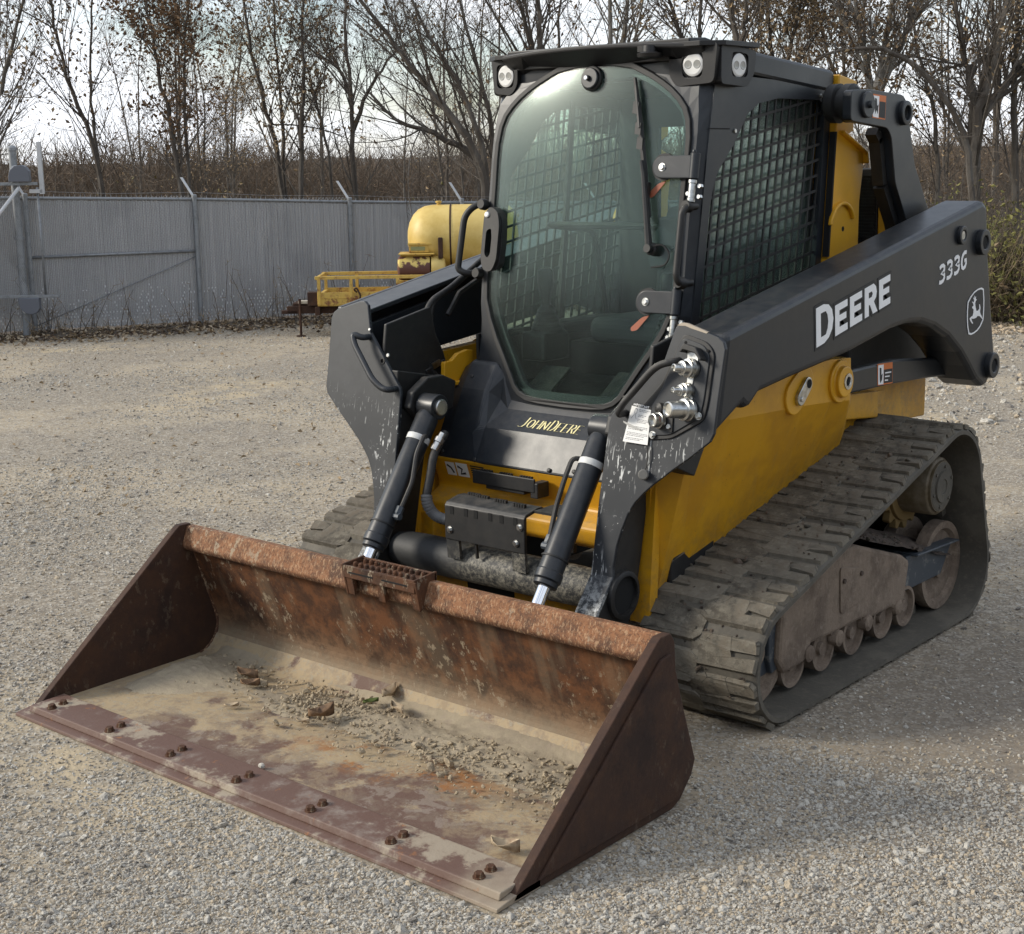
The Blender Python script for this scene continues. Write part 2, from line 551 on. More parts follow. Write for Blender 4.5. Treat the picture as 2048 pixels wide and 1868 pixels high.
def mk_glass(name, tint, dirt, refl=1.45, sm=True):
    m = bpy.data.materials.new(name); m.use_nodes = True
    nt = m.node_tree; nt.nodes.clear()
    out = nt.nodes.new('ShaderNodeOutputMaterial')
    tr = nd(nt, 'ShaderNodeBsdfTransparent', Color=(*tint, 1))
    gl1 = nd(nt, 'ShaderNodeBsdfGlossy', Color=(1, 1, 1, 1), Roughness=.085)
    gl2 = nd(nt, 'ShaderNodeBsdfGlossy', Color=(1, 1, 1, 1), Roughness=.26)
    gl = nd(nt, 'ShaderNodeMixShader', Fac=.35)
    nt.links.new(gl1.outputs[0], gl.inputs[1]); nt.links.new(gl2.outputs[0], gl.inputs[2])
    fr = nd(nt, 'ShaderNodeFresnel', IOR=refl)
    mx = nt.nodes.new('ShaderNodeMixShader')
    nt.links.new(fr.outputs[0], mx.inputs[0]); nt.links.new(tr.outputs[0], mx.inputs[1]); nt.links.new(gl.outputs[0], mx.inputs[2])
    df = nd(nt, 'ShaderNodeBsdfDiffuse', Color=(.34, .46, .42, 1))
    tc = nt.nodes.new('ShaderNodeTexCoord')
    n1 = nd(nt, 'ShaderNodeTexNoise', Scale=3.2, Detail=6.0, Roughness=.62, Distortion=.8)
    mp = nt.nodes.new('ShaderNodeMapping'); mp.inputs['Scale'].default_value = (2.2, 1, .8)
    nt.links.new(tc.outputs['Object'], mp.inputs[0]); nt.links.new(mp.outputs[0], n1.inputs['Vector'])
    mr = nd(nt, 'ShaderNodeMapRange')
    mr.inputs['From Min'].default_value = .32; mr.inputs['From Max'].default_value = .72
    mr.inputs['To Min'].default_value = dirt * .35; mr.inputs['To Max'].default_value = dirt
    nt.links.new(n1.outputs['Fac'], mr.inputs['Value'])
    fac = mr.outputs[0]
    mx2 = nt.nodes.new('ShaderNodeMixShader')
    if sm:    # the haze thins out towards the lower half
        sp = nt.nodes.new('ShaderNodeSeparateXYZ'); nt.links.new(tc.outputs['Object'], sp.inputs[0])
        mz = nd(nt, 'ShaderNodeMapRange'); mz.interpolation_type = 'SMOOTHSTEP'
        mz.inputs['From Min'].default_value = 1.28; mz.inputs['From Max'].default_value = 1.62
        mz.inputs['To Min'].default_value = .05; mz.inputs['To Max'].default_value = 1.0
        nt.links.new(sp.outputs[2], mz.inputs['Value'])
        mm = nt.nodes.new('ShaderNodeMath'); mm.operation = 'MULTIPLY'
        nt.links.new(fac, mm.inputs[0]); nt.links.new(mz.outputs[0], mm.inputs[1]); fac = mm.outputs[0]
    nt.links.new(fac, mx2.inputs[0]); nt.links.new(mx.outputs[0], mx2.inputs[1]); nt.links.new(df.outputs[0], mx2.inputs[2])
    nt.links.new(mx2.outputs[0], out.inputs['Surface'])
    return m
m_glass = mk_glass('dusty_green_glass', (.85, .95, .91), .085, 1.30)
m_glass_side = mk_glass('tinted_side_glass', (.82, .90, .87), .03, 1.2, False)
# ================================================================== the loader
loader = empty('compact_track_loader', (0, 0, 0))
tag(loader, 'charcoal and yellow compact track loader with rusty bucket lowered on the gravel', 'track loader')
def dup_mesh(o, parent, loc=(0, 0, 0)):
    c = o.copy(); COL.objects.link(c); c.parent = parent; c.location = loc
    return c

# ------------------------------------------------------------------ bucket
def arc(cy, cz, r, a0, a1, n):
    return [(cy + r * math.cos(math.radians(a0 + (a1 - a0) * i / n)), cz + r * math.sin(math.radians(a0 + (a1 - a0) * i / n))) for i in range(n + 1)]
inner = [(-1.66, .016), (-1.5, .018), (-1.2, .020), (-.985, .022)] + arc(-.985, .132, .110, -80, 14, 9) + [(-.925, .30), (-.965, .42)]
outer = [(-.945, .425), (-.902, .30), (-.851, .13)] + arc(-.96, .115, .108, 0, -85, 7) + [(-1.2, .004), (-1.66, .004)]
b = MB(); b.px(inner + outer, -1.045, 1.045)
bucket = b.build('bucket', m_rust, loader)
# the floor wears a skin of dust of its own
b = MB(); fl = [(y, z + .004) for y, z in inner[:4]] + [(y - .004 * math.cos(math.radians(a)), z - .004 * math.sin(math.radians(a)) ) for (y, z), a in zip(arc(-.985, .132, .110, -80, -25, 5), range(-80, -20, 11))]
NX = 40; gv = []; gf = []
for i in range(NX + 1):
    x = -1.042 + 2.084 * i / NX
    for (y, z) in fl: gv.append((x, y, z))
k = len(fl)
for i in range(NX):
    for j in range(k - 1): gf.append((i * k + j, i * k + j + 1, (i + 1) * k + j + 1, (i + 1) * k + j))
b.add(gv, gf, True); b.build('floor_plate', m_floor, bucket)
# top rail
b = MB(); b.px(round2([(-.955, .516), (-.988, .517), (-1.014, .448), (-1.006, .430), (-.983, .424), (-.940, .424)], .008), -1.044, 1.044)
b.build('top_rail', m_rust_rail, bucket, .004)
# side plates with stiffener plates
side = [(-1.655, .004), (-1.638, .024), (-1.045, .505), (-1.02, .523), (-.972, .523), (-.952, .495), (-.945, .40), (-.845, .115), (-.862, .075), (-.918, .018), (-.96, .002)]
stiff = [(-1.585, .020), (-1.0, .42), (-.965, .43), (-.935, .36), (-.862, .12), (-.90, .05), (-.95, .02), (-1.2, .012)]
for sx in (-1, 1):
    b = MB(); b.px(side, sx * 1.039, sx * 1.068)
    sp = b.build('side_plate', m_rust_plate, bucket, .003)
    b = MB(); b.px([(-1.56, .03), (-1.03, .462), (-.985, .47), (-.955, .40), (-.868, .12), (-.90, .06), (-.95, .03)], sx * 1.068, sx * 1.078)
    b.build('stiffener_plate', m_rust_plate, bucket, .003)
b = MB(); b.px([(-1.715, .002), (-1.712, .012), (-1.60, .026), (-1.545, .026), (-1.545, .002)], -1.068, 1.068)
b.build('base_edge', m_edge, bucket, .002)
b = MB(); b.px([(-1.685, .0165), (-1.678, .036), (-1.55, .0405), (-1.535, .027), (-1.60, .0265)], -1.03, 1.05)
b.build('cutting_edge', m_edge, bucket, .003)
bolt_x = [-.945, -.623, -.308, .011, .330, .642, .955]
b = MB(); b.hexa((0, 0, 0), (0, 0, 1), .013, .013); b.lathe((0, 0, -.003), (0, 0, 1), [(0, .017), (.004, .017)], 12)
bolt0 = None
for x in bolt_x:
    for y in (-1.650, -1.604):
        if bolt0 is None:
            bolt0 = b.build('bolt', m_rust_pad, bucket); bolt0.location = (x, y, .0385)
        else:
            o = dup_mesh(bolt0, bucket, (x + random.uniform(-.004, .004), y, .0385)); o.rotation_euler = (0, 0, random.uniform(0, 1))
# weld beads where the back sheet meets the sides
for sx in (-1, 1):
    b = MB(); rw_ = random.Random(2); pth = [(sx * 1.037, y, z) for y, z in inner[4:]]
    b.tube(rounded(pth, .02, 2), [.007 + rw_.uniform(-.0015, .002) for _ in rounded(pth, .02, 2)], 6); b.build('weld_bead', m_rust_rail, bucket)
# serrated step on the rail
b = MB()
b.box(-.180, .190, -1.045, -.955, .528, .538)
b.px([(-1.050, .545), (-1.040, .545), (-1.036, .505), (-1.050, .505)], -.180, .190)
b.box(-.185, .195, -.962, -.952, .50, .552)
for x in (-.172, -.010, .165):
    b.px([(-1.052, .54), (-1.038, .54), (-1.016, .45), (-1.034, .446)], x, x + .034)
for x in (-.188, .185):
    b.px([(-1.052, .548), (-.95, .556), (-.95, .48), (-1.03, .44)], x, x + .010)
pad = b.build('step_pad', m_rust_pad, bucket, .002); pad.scale = (.86, 1, 1); pad.location = (.004, 0, -.014)
b = MB()
for i in range(11):
    x = -.150 + i * .030
    for y in (-1.018, -.972):
        b.lathe((x, y, .537), (0, 0, 1), [(0, .0085), (.012, .008), (.016, .004)], 8)
ss = b.build('tread_stud', m_rust_pad, bucket); ss.scale = (.86, 1, 1); ss.location = (.004, 0, -.014); tag(ss, kind='stuff')
for x in (-.145, .03):
    b = MB(); b.box(x * .86, x * .86 + .11, -1.0515, -1.0495, .508, .513); b.build('slot', m_hole, bucket)

# ------------------------------------------------------------------ lift arms
arm_poly = [(-.370, 1.270), (1.500, 1.616), (1.537, 1.590), (1.562, 1.434), (1.629, 1.181), (1.687, .979), (1.668, .915), (1.615, .87), (1.572, .864), (1.499, .902),
            (1.423, .968), (1.34, 1.033), (1.222, 1.104), (1.093, 1.155), (.969, 1.184), (.869, 1.189), (.74, 1.181), (.617, 1.161), (.425, 1.131),
            (.017, 1.090), (-.169, 1.068), (-.225, 1.028), (-.250, 1.028), (-.272, 1.043), (-.428, .968)]
arms = {}
for sx in (1, -1):
    b = MB()
    if sx == 1:
        b.px(arm_poly, .678, .857)
    else:   # the inner side of the far arm shows its two plates and the hollow between them
        b.px(arm_poly, -.857, -.835)
        b.px([(-.370, 1.268), (1.50, 1.616), (1.50, 1.598), (-.370, 1.250)], -.840, -.682)
        b.px([(-.375, 1.21), (.9, 1.445), (.9, 1.19), (.017, 1.090), (-.169, 1.068), (-.42, .985)], -.720, -.700)
        b.px([(-.40, 1.100), (.95, 1.35), (1.4, 1.45), (1.45, 1.40), (.9, 1.2), (.017, 1.09), (-.169, 1.068), (-.425, .975)], -.765, -.745)
    arm = b.build('lift_arm', m_char, loader, .022 if sx == 1 else .004, seg=3)
    arms[sx] = arm
    b = MB()
    for (y, z, r, h) in [(1.289, 1.490, .034, .016), (1.478, 1.454, .046, .022)]:
        pass
    for (y, z, r, h) in [(1.289, 1.490, .036, .018), (1.478, 1.454, .050, .026), (1.626, .950, .052, .026)]:
        b = MB(); x0 = sx * .855
        b.lathe((x0, y, z), (sx, 0, 0), [(0, r), (h, r), (h, r * .55), (h * .6, r * .5)], 28)
        pb = b.build('pin_boss', m_char, arm, .003)
        b = MB(); b.lathe((x0 + sx * h * .55, y, z), (sx, 0, 0), [(0, r * .47), (h * .25, r * .44)], 18); b.build('pin', m_zinc if r < .04 else m_hole, arm)
arm = arms[1]

# lettering on the arm, built as thin raised shapes
def LT(s, t, h=.0):   # local lettering frame on the arm's outer face
    return (.8574 + h, .181 + .981 * s - .075 * t, 1.173 + .1945 * s + .997 * t)
def letter(loops, mat, name, h0=.0005, h1=.0016, org=(0, 0), parent=None):
    b = MB()
    b.prism(loops, lambda u, v: LT(u + org[0], v + org[1], h0), lambda u, v: LT(u + org[0], v + org[1], h1))
    return b.build(name, mat, parent or arm)
def glyph_D(w, h, s):
    o = [(0, 0), (w * .45, 0), (w * .72, h * .08), (w * .92, h * .25), (w, h * .5), (w * .92, h * .76), (w * .72, h * .93), (w * .45, h), (0, h)]
    i = [(s, s * .82), (w * .42, s * .82), (w * .56, h * .20), (w * .66, h * .33), (w * .70, h * .5), (w * .66, h * .68), (w * .56, h * .80), (w * .42, h - s * .82), (s, h - s * .82)]
    return [o, i]
def glyph_E(w, h, s):
    t = s * .78
    return [[(0, 0), (w, 0), (w, t), (s, t), (s, h / 2 - t * .42), (w * .90, h / 2 - t * .42), (w * .90, h / 2 + t * .5), (s, h / 2 + t * .5), (s, h - t), (w, h - t), (w, h), (0, h)]]
def glyph_R(w, h, s):
    t = s * .78
    o = [(0, 0), (s, 0), (s, h * .36), (w * .42, h * .36), (w * .66, 0), (w * 1.04, 0), (w * .74, h * .40), (w * .92, h * .50), (w * .98, h * .68), (w * .92, h * .87), (w * .74, h), (0, h)]
    i = [(s, h * .36 + t), (w * .58, h * .36 + t), (w * .66, h * .68), (w * .58, h - t), (s, h - t)]
    return [o, i]
def grow(loop, d):
    out = []; m = len(loop)
    for i in range(m):
        a, p, c = Vector(loop[i - 1]), Vector(loop[i]), Vector(loop[(i + 1) % m])
        n1 = (p - a).normalized(); n2 = (c - p).normalized()
        q = Vector((n1.y + n2.y, -(n1.x + n2.x)))
        l = q.length
        q = q / l if l > 1e-6 else Vector((n1.y, -n1.x))
        k = min(2.0, 1 / max(.4, q.dot(Vector((n1.y, -n1.x)))))
        out.append((p.x + q.x * d * k, p.y + q.y * d * k))
    return out
for (g, s0, w, h, s) in [(glyph_D, 0, .118, .131, .031), (glyph_E, .130, .088, .104, .030), (glyph_E, .236, .088, .104, .030), (glyph_R, .344, .092, .104, .030), (glyph_E, .453, .086, .104, .030)]:
    L = g(w, h, s)
    letter(L, m_white, 'letter', .0012, .0022, (s0, 0))
    # the dark keyline round each letter
    letter([grow(L[0], .010)], m_ink, 'letter_outline', .0002, .0010, (s0, 0))
def stroke(pts, w, f0, f1, b):
    """a flat pen stroke of width w through 2d points"""
    m = len(pts); L, R_ = [], []
    for i in range(m):
        a = Vector(pts[max(0, i - 1)]); c = Vector(pts[min(m - 1, i + 1)])
        d = (c - a).normalized(); n = Vector((-d.y, d.x)) * w / 2
        p = Vector(pts[i]); L.append((p.x + n.x, p.y + n.y)); R_.append((p.x - n.x, p.y - n.y))
    for i in range(m - 1):
        b.prism([L[i], R_[i], R_[i + 1], L[i + 1]], f0, f1)
    return b
G3 = [(.04, .90), (.30, .98), (.62, .96), (.82, .84), (.80, .66), (.58, .54), (.34, .52), (.58, .50), (.84, .38), (.86, .20), (.66, .06), (.34, .03), (.04, .08)]
GG = [(.88, .92), (.55, .97), (.26, .88), (.10, .66), (.07, .38), (.18, .14), (.44, .04), (.72, .10), (.84, .26), (.84, .48), (.54, .48)]
for i, g in enumerate([G3, G3, G3, GG]):
    w, h = .053, .064
    pts = [(.945 + i * .0655 + u * w + v * .004, -.041 + v * h) for u, v in g]
    b = MB(); stroke(pts, .0145, lambda u, v: LT(u, v, .0006), lambda u, v: LT(u, v, .0016), b); b.build('numeral', m_white, arm, fix=False)
def AX(h): return lambda u, v: (.8574 + h, u, v)
shield = [(1.508, 1.274), (1.529, 1.268), (1.540, 1.222), (1.543, 1.178), (1.541, 1.143), (1.515, 1.118), (1.488, 1.104), (1.455, 1.096), (1.426, 1.093), (1.403, 1.098), (1.388, 1.128), (1.381, 1.158), (1.378, 1.190), (1.380, 1.226), (1.405, 1.246), (1.438, 1.263), (1.475, 1.272)]
b = MB(); b.prism([shield], AX(.0002), AX(.0008)); b.build('emblem_field', m_ink, arm)
b = MB(); b.prism([shield, [(1.4605 + (y - 1.4605) * .90, 1.1845 + (z - 1.1845) * .93) for y, z in shield]], AX(.0010), AX(.0018)); b.build('emblem_border', m_white, arm)
deer = [(1.4418, 1.2476), (1.4502, 1.2375), (1.4568, 1.2434), (1.4571, 1.2318), (1.4678, 1.2297), (1.4549, 1.2243), (1.4516, 1.2159), (1.4576, 1.2004), (1.4678, 1.1844), (1.4846, 1.1847), (1.4965, 1.1906), (1.4912, 1.2092), (1.4987, 1.2077), (1.5056, 1.1942), (1.5021, 1.1793), (1.5098, 1.1678), (1.5236, 1.1579), (1.536, 1.1437), (1.5224, 1.1502), (1.5021, 1.1607), (1.4808, 1.1634), (1.4689, 1.1576), (1.4451, 1.1554), (1.4209, 1.1584), (1.4283, 1.1483), (1.4419, 1.1384), (1.4338, 1.1366), (1.4159, 1.1481), (1.4054, 1.159), (1.4181, 1.1651), (1.4333, 1.1681), (1.4394, 1.1783), (1.4397, 1.1933), (1.4244, 1.2002), (1.426, 1.2043), (1.439, 1.2084), (1.4306, 1.2185), (1.4197, 1.2237), (1.4257, 1.2249), (1.4387, 1.2204), (1.4418, 1.2296), (1.4303, 1.2391), (1.4365, 1.2395), (1.4433, 1.2338)]
b = MB(); b.prism([deer], AX(.0010), AX(.0018)); b.build('emblem_stag', m_white, arm)

# ------------------------------------------------------------------ arm end plates and legs
def PY(z): return -.39 + .19 * (z - 1.255)
plate = [(.652, 1.185), (.680, 1.284), (.700, 1.298), (.722, 1.297), (.838, 1.264), (.859, 1.250), (.868, 1.229), (.863, 1.10), (.861, .975), (.850, .950), (.779, .890), (.728, .852), (.660, .797),
         (.630, .768), (.600, .734), (.578, .695), (.561, .643), (.548, .588), (.544, .52), (.547, .489), (.460, .489), (.460, .735), (.465, .902), (.467, .975), (.474, .998), (.613, 1.146)]
for sx in (1, -1):
    b = MB()
    b.prism(plate, lambda u, v: (sx * u, PY(v), v), lambda u, v: (sx * u, PY(v) + .014, v))
    # the foot of the plate bends forward towards the coupler
    v = []
    for (z, y) in ((.492, PY(.492)), (.375, -.628), (.25, -.72)):
        for x in (.460, .547):
            v += [(sx * x, y, z), (sx * x, y + .02, z + .004)]
    b.add(v, [(0, 2, 6, 4), (4, 6, 10, 8), (1, 5, 7, 3), (5, 9, 11, 7), (0, 4, 5, 1), (4, 8, 9, 5), (2, 3, 7, 6), (6, 7, 11, 10), (8, 10, 11, 9)])
    ep = b.build('arm_end_plate', m_scratch, loader, .003)
    b = MB()
    leg = [(-.445, .93), (-.30, .86), (-.321, .758), (-.34, .676), (-.37, .529), (-.395, .414), (-.43, .33), (-.50, .26), (-.60, .235), (-.70, .27), (-.616, .375), (PY(.489) + .014, .489), (PY(.74) + .014, .74)]
    b.px(leg, sx * .468, sx * .542)
    b.px([(-.385, 1.22), (-.15, 1.265), (-.125, 1.162), (-.085, 1.089), (-.055, 1.002), (-.062, .915), (-.30, .85), (-.43, .90), (-.42, .99)], sx * .585, sx * .60)
    b.px([(-.42, 1.06), (-.22, 1.02), (-.20, .95), (-.30, .80), (-.44, .86)], sx * .50, sx * .70)
    lg = b.build('arm_leg', m_black, loader, .004)
    b = MB(); b.lathe((sx * .540, -.478, .420), (sx, 0, 0), [(0, .082), (.016, .080), (.020, .072), (.020, .064), (-.05, .062)], 28)
    b.build('pivot_tube', m_black, lg)
    b = MB(); b.lathe((sx * .5445, -.478, .420), (sx, 0, 0), [(0, .0635), (.001, .063)], 28); b.build('bore', m_hole, lg)
    # grab handle on the plate
    off = lambda x, z, d: (sx * x, PY(z) - d, z)
    pts = [off(.700, 1.183, .0), off(.700, 1.186, .048), off(.690, 1.182, .055), off(.565, 1.030, .055), off(.520, 1.006, .05), off(.515, 1.002, .0)]
    pts = [off(.655, 1.172, 0), off(.655, 1.172, .042), off(.690, 1.188, .055), off(.672, 1.150, .058), off(.560, 1.030, .058), off(.520, 1.004, .050), off(.492, .998, .045), off(.492, .998, 0)] if sx == -1 else \
          [off(.712, 1.186, 0), off(.712, 1.186, .045), off(.672, 1.176, .052), off(.640, 1.152, .052), off(.545, 1.040, .052), off(.528, 1.008, .045), off(.528, 1.008, 0)]
    b = MB(); b.tube(rounded(pts, .025, 4), .0115, 10); b.build('grab_handle', m_hose if sx == 1 else m_scratch, ep)
    if sx == -1:
        for (x, z, r) in [(.548, 1.112, .008), (.655, 1.198, .006)]:
            b = MB(); b.hexa((-x, PY(z), z), (0, -1, .19), r, .006); b.build('bolt', m_zinc, ep)
        b = MB(); b.lathe((-.575, PY(1.09), 1.09), (0, -1, .19), [(0, .012), (.003, .012), (.003, .008), (0, .008)], 14); b.build('stud', m_black, ep)

# quick couplers on the near plate
endp = [o for o in loader.children if o.name.startswith('arm_end_plate')][0]
def PO(x, z, d=0.0): return (x, PY(z) - d * .982, z - d * -.187)
panel = round2([(.715, 1.268), (.805, 1.247), (.836, 1.215), (.832, 1.07), (.824, 1.012), (.713, .945), (.575, .925), (.545, .935), (.545, .985), (.655, 1.11)], .02)
b = MB(); b.prism(panel, lambda u, v: PO(u, v, .0005), lambda u, v: PO(u, v, .006)); cp = b.build('coupler_panel', m_black, endp, .003)
b = MB(); b.prism(round2([(.716, 1.256), (.798, 1.236), (.822, 1.206), (.818, 1.07), (.810, 1.02), (.708, .956), (.60, .944), (.60, .985), (.66, 1.09)], .02), lambda u, v: PO(u, v, .006), lambda u, v: PO(u, v, .010)); b.build('coupler_panel', m_char, endp, .002)
ax = Vector((-.30, -.94, .10)).normalized()
def coupler(x, z, k, L):
    b = MB()
    b.lathe(PO(x, z, .004), ax, [(0, .030 * k), (.006, .031 * k), (.012, .031 * k), (.012, .025 * k), (.020, .0255 * k), (.022, .029 * k), (.028, .029 * k), (.030, .023 * k), (L * .62, .0225 * k), (L * .64, .016 * k), (L * .70, .0155 * k), (L * .72, .0135 * k), (L, .013 * k), (L + .002, .010 * k), (L - .004, .008 * k)], 26)
    return b.build('quick_coupler', m_zinc, endp)
coupler(.765, 1.165, 1.0, .078)
coupler(.760, 1.098, .78, .066)
b = MB(); b.lathe(PO(.768, 1.040, .004), ax, [(0, .036), (.010, .036), (.012, .031), (.020, .031), (.022, .034), (.028, .034), (.030, .027), (.07, .0255), (.085, .025), (.088, .021), (.082, .018)], 28); b.build('quick_coupler', m_zinc, endp)
b = MB()
b.prism([(.742, 1.215), (.780, 1.207), (.788, 1.16), (.748, 1.16)], lambda u, v: PO(u, v, .010), lambda u, v: PO(u, v, .013)); b.build('coupler_bracket', m_zinc, endp); b = MB()
b.prism([(.752, 1.14), (.775, 1.14), (.772, 1.115), (.752, 1.115)], lambda u, v: PO(u, v, .010), lambda u, v: PO(u, v, .013)); b.build('coupler_bracket', m_zinc, endp); b = MB()
b.prism([(.748, 1.08), (.778, 1.08), (.782, 1.055), (.75, 1.055)], lambda u, v: PO(u, v, .010), lambda u, v: PO(u, v, .013))
b.build('coupler_bracket', m_zinc, endp)
b = MB(); b.prism(round2([(.728, 1.212), (.742, 1.236), (.788, 1.226), (.812, 1.192), (.806, 1.188), (.785, 1.21), (.742, 1.218), (.735, 1.208)], .004), lambda u, v: PO(u, v, .006), lambda u, v: PO(u, v, .042)); b.build('coupler_hood', m_black, endp, .004)
b = MB(); b.prism(round2([(.655, 1.045), (.715, 1.03), (.720, .965), (.660, .972)], .006), lambda u, v: PO(u, v, .010), lambda u, v: PO(u, v, .015)); b.build('socket_base', m_black, endp, .001)
b = MB(); b.lathe(PO(.672, .998, .012), ax, [(0, .026), (.012, .026), (.013, .022), (.034, .0215), (.035, .018), (.024, .017)], 8 * 3); sk = b.build('socket', m_zinc, endp)
b = MB(); b.lathe(PO(.672, .998, .033), ax, [(0, .0165), (.001, .016)], 20); b.build('socket_face', m_red, endp)
b = MB(); b.lathe(PO(.668, 1.034, .012), ax, [(0, .019), (.012, .018), (.016, .010), (.018, .004)], 12); b.build('socket_cover', m_black, endp)
for (x, z) in [(.806, 1.024), (.705, 1.041), (.705, .982), (.645, .951)]:
    b = MB(); b.hexa(PO(x, z, .010), (0, -1, .19), .009, .009); b.lathe(PO(x, z, .009), (0, -1, .19), [(0, .012), (.002, .012)], 14); b.build('bolt', m_zinc, endp)
for (x, z) in [(.730, 1.240), (.812, 1.221)]:
    b = MB(); b.lathe(PO(x, z, .0102), (0, -1, .19), [(0, .005), (.0006, .005)], 12); b.build('hole', m_hole, endp)
b = MB(); b.prism([(.685, 1.2905), (.702, 1.2995), (.722, 1.2985), (.80, 1.2765), (.795, 1.272), (.735, 1.285), (.716, 1.2905), (.700, 1.290)], lambda u, v: (u, PY(v) - .0012, v), lambda u, v: (u, PY(v) + .008, v)); b.build('worn_edge', Mat('worn_bare_edge', .6, .2, (.34, .29, .23)).done(), endp)
# instruction label
def LB(u, v, d): return PO(.556 + u * .075 - v * .020, 1.033 - u * .007 - (1 - v) * .113 + 0 * d, .0108 + d)
def LBx(u, v, d):
    x = .536 + .020 * v + u * (.0965 - .0215 * v) if False else .536 + .020 * v + u * .0955 - u * v * .0215
    z = .9195 + v * .1135 - u * (.002 + .005 * v)
    return PO(x, z, .0104 + d)
b = MB(); b.prism([(0, 0), (1, 0), (1, 1), (0, 1)], lambda u, v: LBx(u, v, 0), lambda u, v: LBx(u, v, .0006)); lab = b.build('instruction_label', m_white2, endp)
b = MB(); b.prism([(0, 1.0), (1, 1.0), (1, 1.095), (0, 1.095)], lambda u, v: LBx(u, v, 0), lambda u, v: LBx(u, v, .0006)); b.build('label_header', m_ink, endp)
b = MB()
rnd = random.Random(5)
for (u0, u1, v0, n) in [(.42, .95, .93, 2), (.42, .80, .78, 2), (.42, .95, .66, 3), (.08, .92, .45, 3), (.08, .95, .27, 3), (.08, .8, .12, 2)]:
    for i in range(n):
        v = v0 - i * .040
        u = u0
        while u < u1 - (.15 if i == n - 1 else 0):
            w = rnd.uniform(.04, .12)
            b.prism([(u, v), (min(u + w, u1), v), (min(u + w, u1), v + .016), (u, v + .016)], lambda a, c: LBx(a, c, .0007), lambda a, c: LBx(a, c, .0010))
            u += w + .02
stroke([(.22, .94), (.30, .945), (.34, .91)], .03, lambda a, c: LBx(a, c, .0007), lambda a, c: LBx(a, c, .0010), b)
stroke([(.22, .92), (.20, .86), (.24, .80), (.18, .74), (.12, .66)], .015, lambda a, c: LBx(a, c, .0007), lambda a, c: LBx(a, c, .0010), b)
stroke([(.32, .90), (.33, .84), (.28, .80), (.30, .72), (.36, .66)], .015, lambda a, c: LBx(a, c, .0007), lambda a, c: LBx(a, c, .0010), b)
pr = b.build('label_print', m_grayink, endp, fix=False); tag(pr, kind='stuff')
# simple stroke alphabet
ABC = {'I': [[(.5, 0), (.5, 1)]], 'M': [[(.02, 0), (.08, 1)], [(.08, 1), (.5, .35)], [(.5, .35), (.92, 1)], [(.92, 1), (.98, 0)]], 'P': [[(.1, 0), (.1, 1), (.65, 1), (.88, .85), (.88, .62), (.65, .48), (.1, .48)]],
       'O': [[(.5, 1), (.15, .85), (.05, .5), (.15, .15), (.5, 0), (.85, .15), (.95, .5), (.85, .85), (.5, 1)]], 'R': [[(.1, 0), (.1, 1), (.65, 1), (.88, .85), (.88, .65), (.65, .5), (.1, .5)], [(.5, .5), (.95, 0)]],
       'T': [[(.5, 0), (.5, 1)], [(0, 1), (1, 1)]], 'A': [[(0, 0), (.5, 1), (1, 0)], [(.2, .35), (.8, .35)]], 'N': [[(.08, 0), (.08, 1)], [(.08, 1), (.92, 0)], [(.92, 0), (.92, 1)]],
       'J': [[(.8, 1), (.8, .25), (.6, .02), (.3, 0), (.0, .05)]], 'H': [[(.08, 0), (.08, 1)], [(.92, 0), (.92, 1)], [(.08, .5), (.92, .5)]],
       'D': [[(.1, 0), (.1, 1), (.55, 1), (.88, .8), (.95, .5), (.88, .2), (.55, 0), (.1, 0)]], 'E': [[(.95, 0), (.1, 0), (.1, 1), (.95, 1)], [(.1, .52), (.85, .52)]]}
def word(txt, x0, w, h, gap, sw, f0, f1, big=(), slant=0.0):
    b = MB(); x = x0
    for ch in txt:
        hh = h * (1.22 if ch in big else 1.0); ww = w * (1.15 if ch in big else 1.0) * (.35 if ch == 'I' else 1)
        if ch in big: big = tuple(c for c in big if c != ch)
        for st in ABC[ch]:
            stroke([(x + u * ww + slant * v * hh, v * hh) for u, v in st], sw, f0, f1, b)
        x += ww + gap
    return b
b = word('IMPORTANT', .07, .078, .055, .022, .020, lambda u, v: LBx(u, v + 1.02, .0008), lambda u, v: LBx(u, v + 1.02, .0011)); o = b.build('label_title', m_white, endp, fix=False); tag(o, kind='stuff')
# dust cap on its strap
b = MB(); b.lathe(PO(.628, .826, .010), (.5, -.8, .2), [(-.012, .016), (.006, .017), (.008, .014), (.022, .014)], 14); b.build('dust_cap', Mat('faded_cap', .7, 0, (.17, .165, .15)).done(), endp)
b = MB(); b.tube([PO(.632, .918, .012), PO(.638, .88, .010), PO(.634, .85, .008), PO(.630, .838, .010)], .0022, 6); b.build('cap_strap', m_black, endp)
b = MB(); b.prism([(.53, .983), (.60, .964), (.602, .958), (.56, .966), (.532, .978)], lambda u, v: PO(u, v, .012), lambda u, v: PO(u, v, .013)); b.build('scrape', Mat('bare_scrape', .5, .3, (.35, .35, .34)).done(), endp)
# ------------------------------------------------------------------ cab
def GY(z, x=.42):          # the front glass: leaning back, gently bowed
    return -.02 + .15 * (z - 1.29) + .115 * max(0, z - 1.75) ** 2 - .016 * max(0, 1 - (x / .42) ** 2)
ghalf = [(0, 2.124), (.08, 2.121), (.160, 2.108), (.205, 2.089), (.25, 2.068), (.290, 2.046), (.33, 2.020), (.365, 1.990), (.392, 1.958), (.408, 1.920), (.417, 1.86), (.418, 1.80), (.415, 1.70), (.415, 1.60), (.417, 1.50), (.420, 1.42),
         (.421, 1.36), (.414, 1.29), (.385, 1.22), (.345, 1.15), (.302, 1.087), (.262, 1.026), (.236, .985), (.212, .965), (.175, .951), (.12, .946), (0, .944)]
gl_loop = ghalf + [(-x, z) for x, z in reversed(ghalf[1:-1])]
def off_loop(L, d): return grow(L[::-1], d)[::-1]
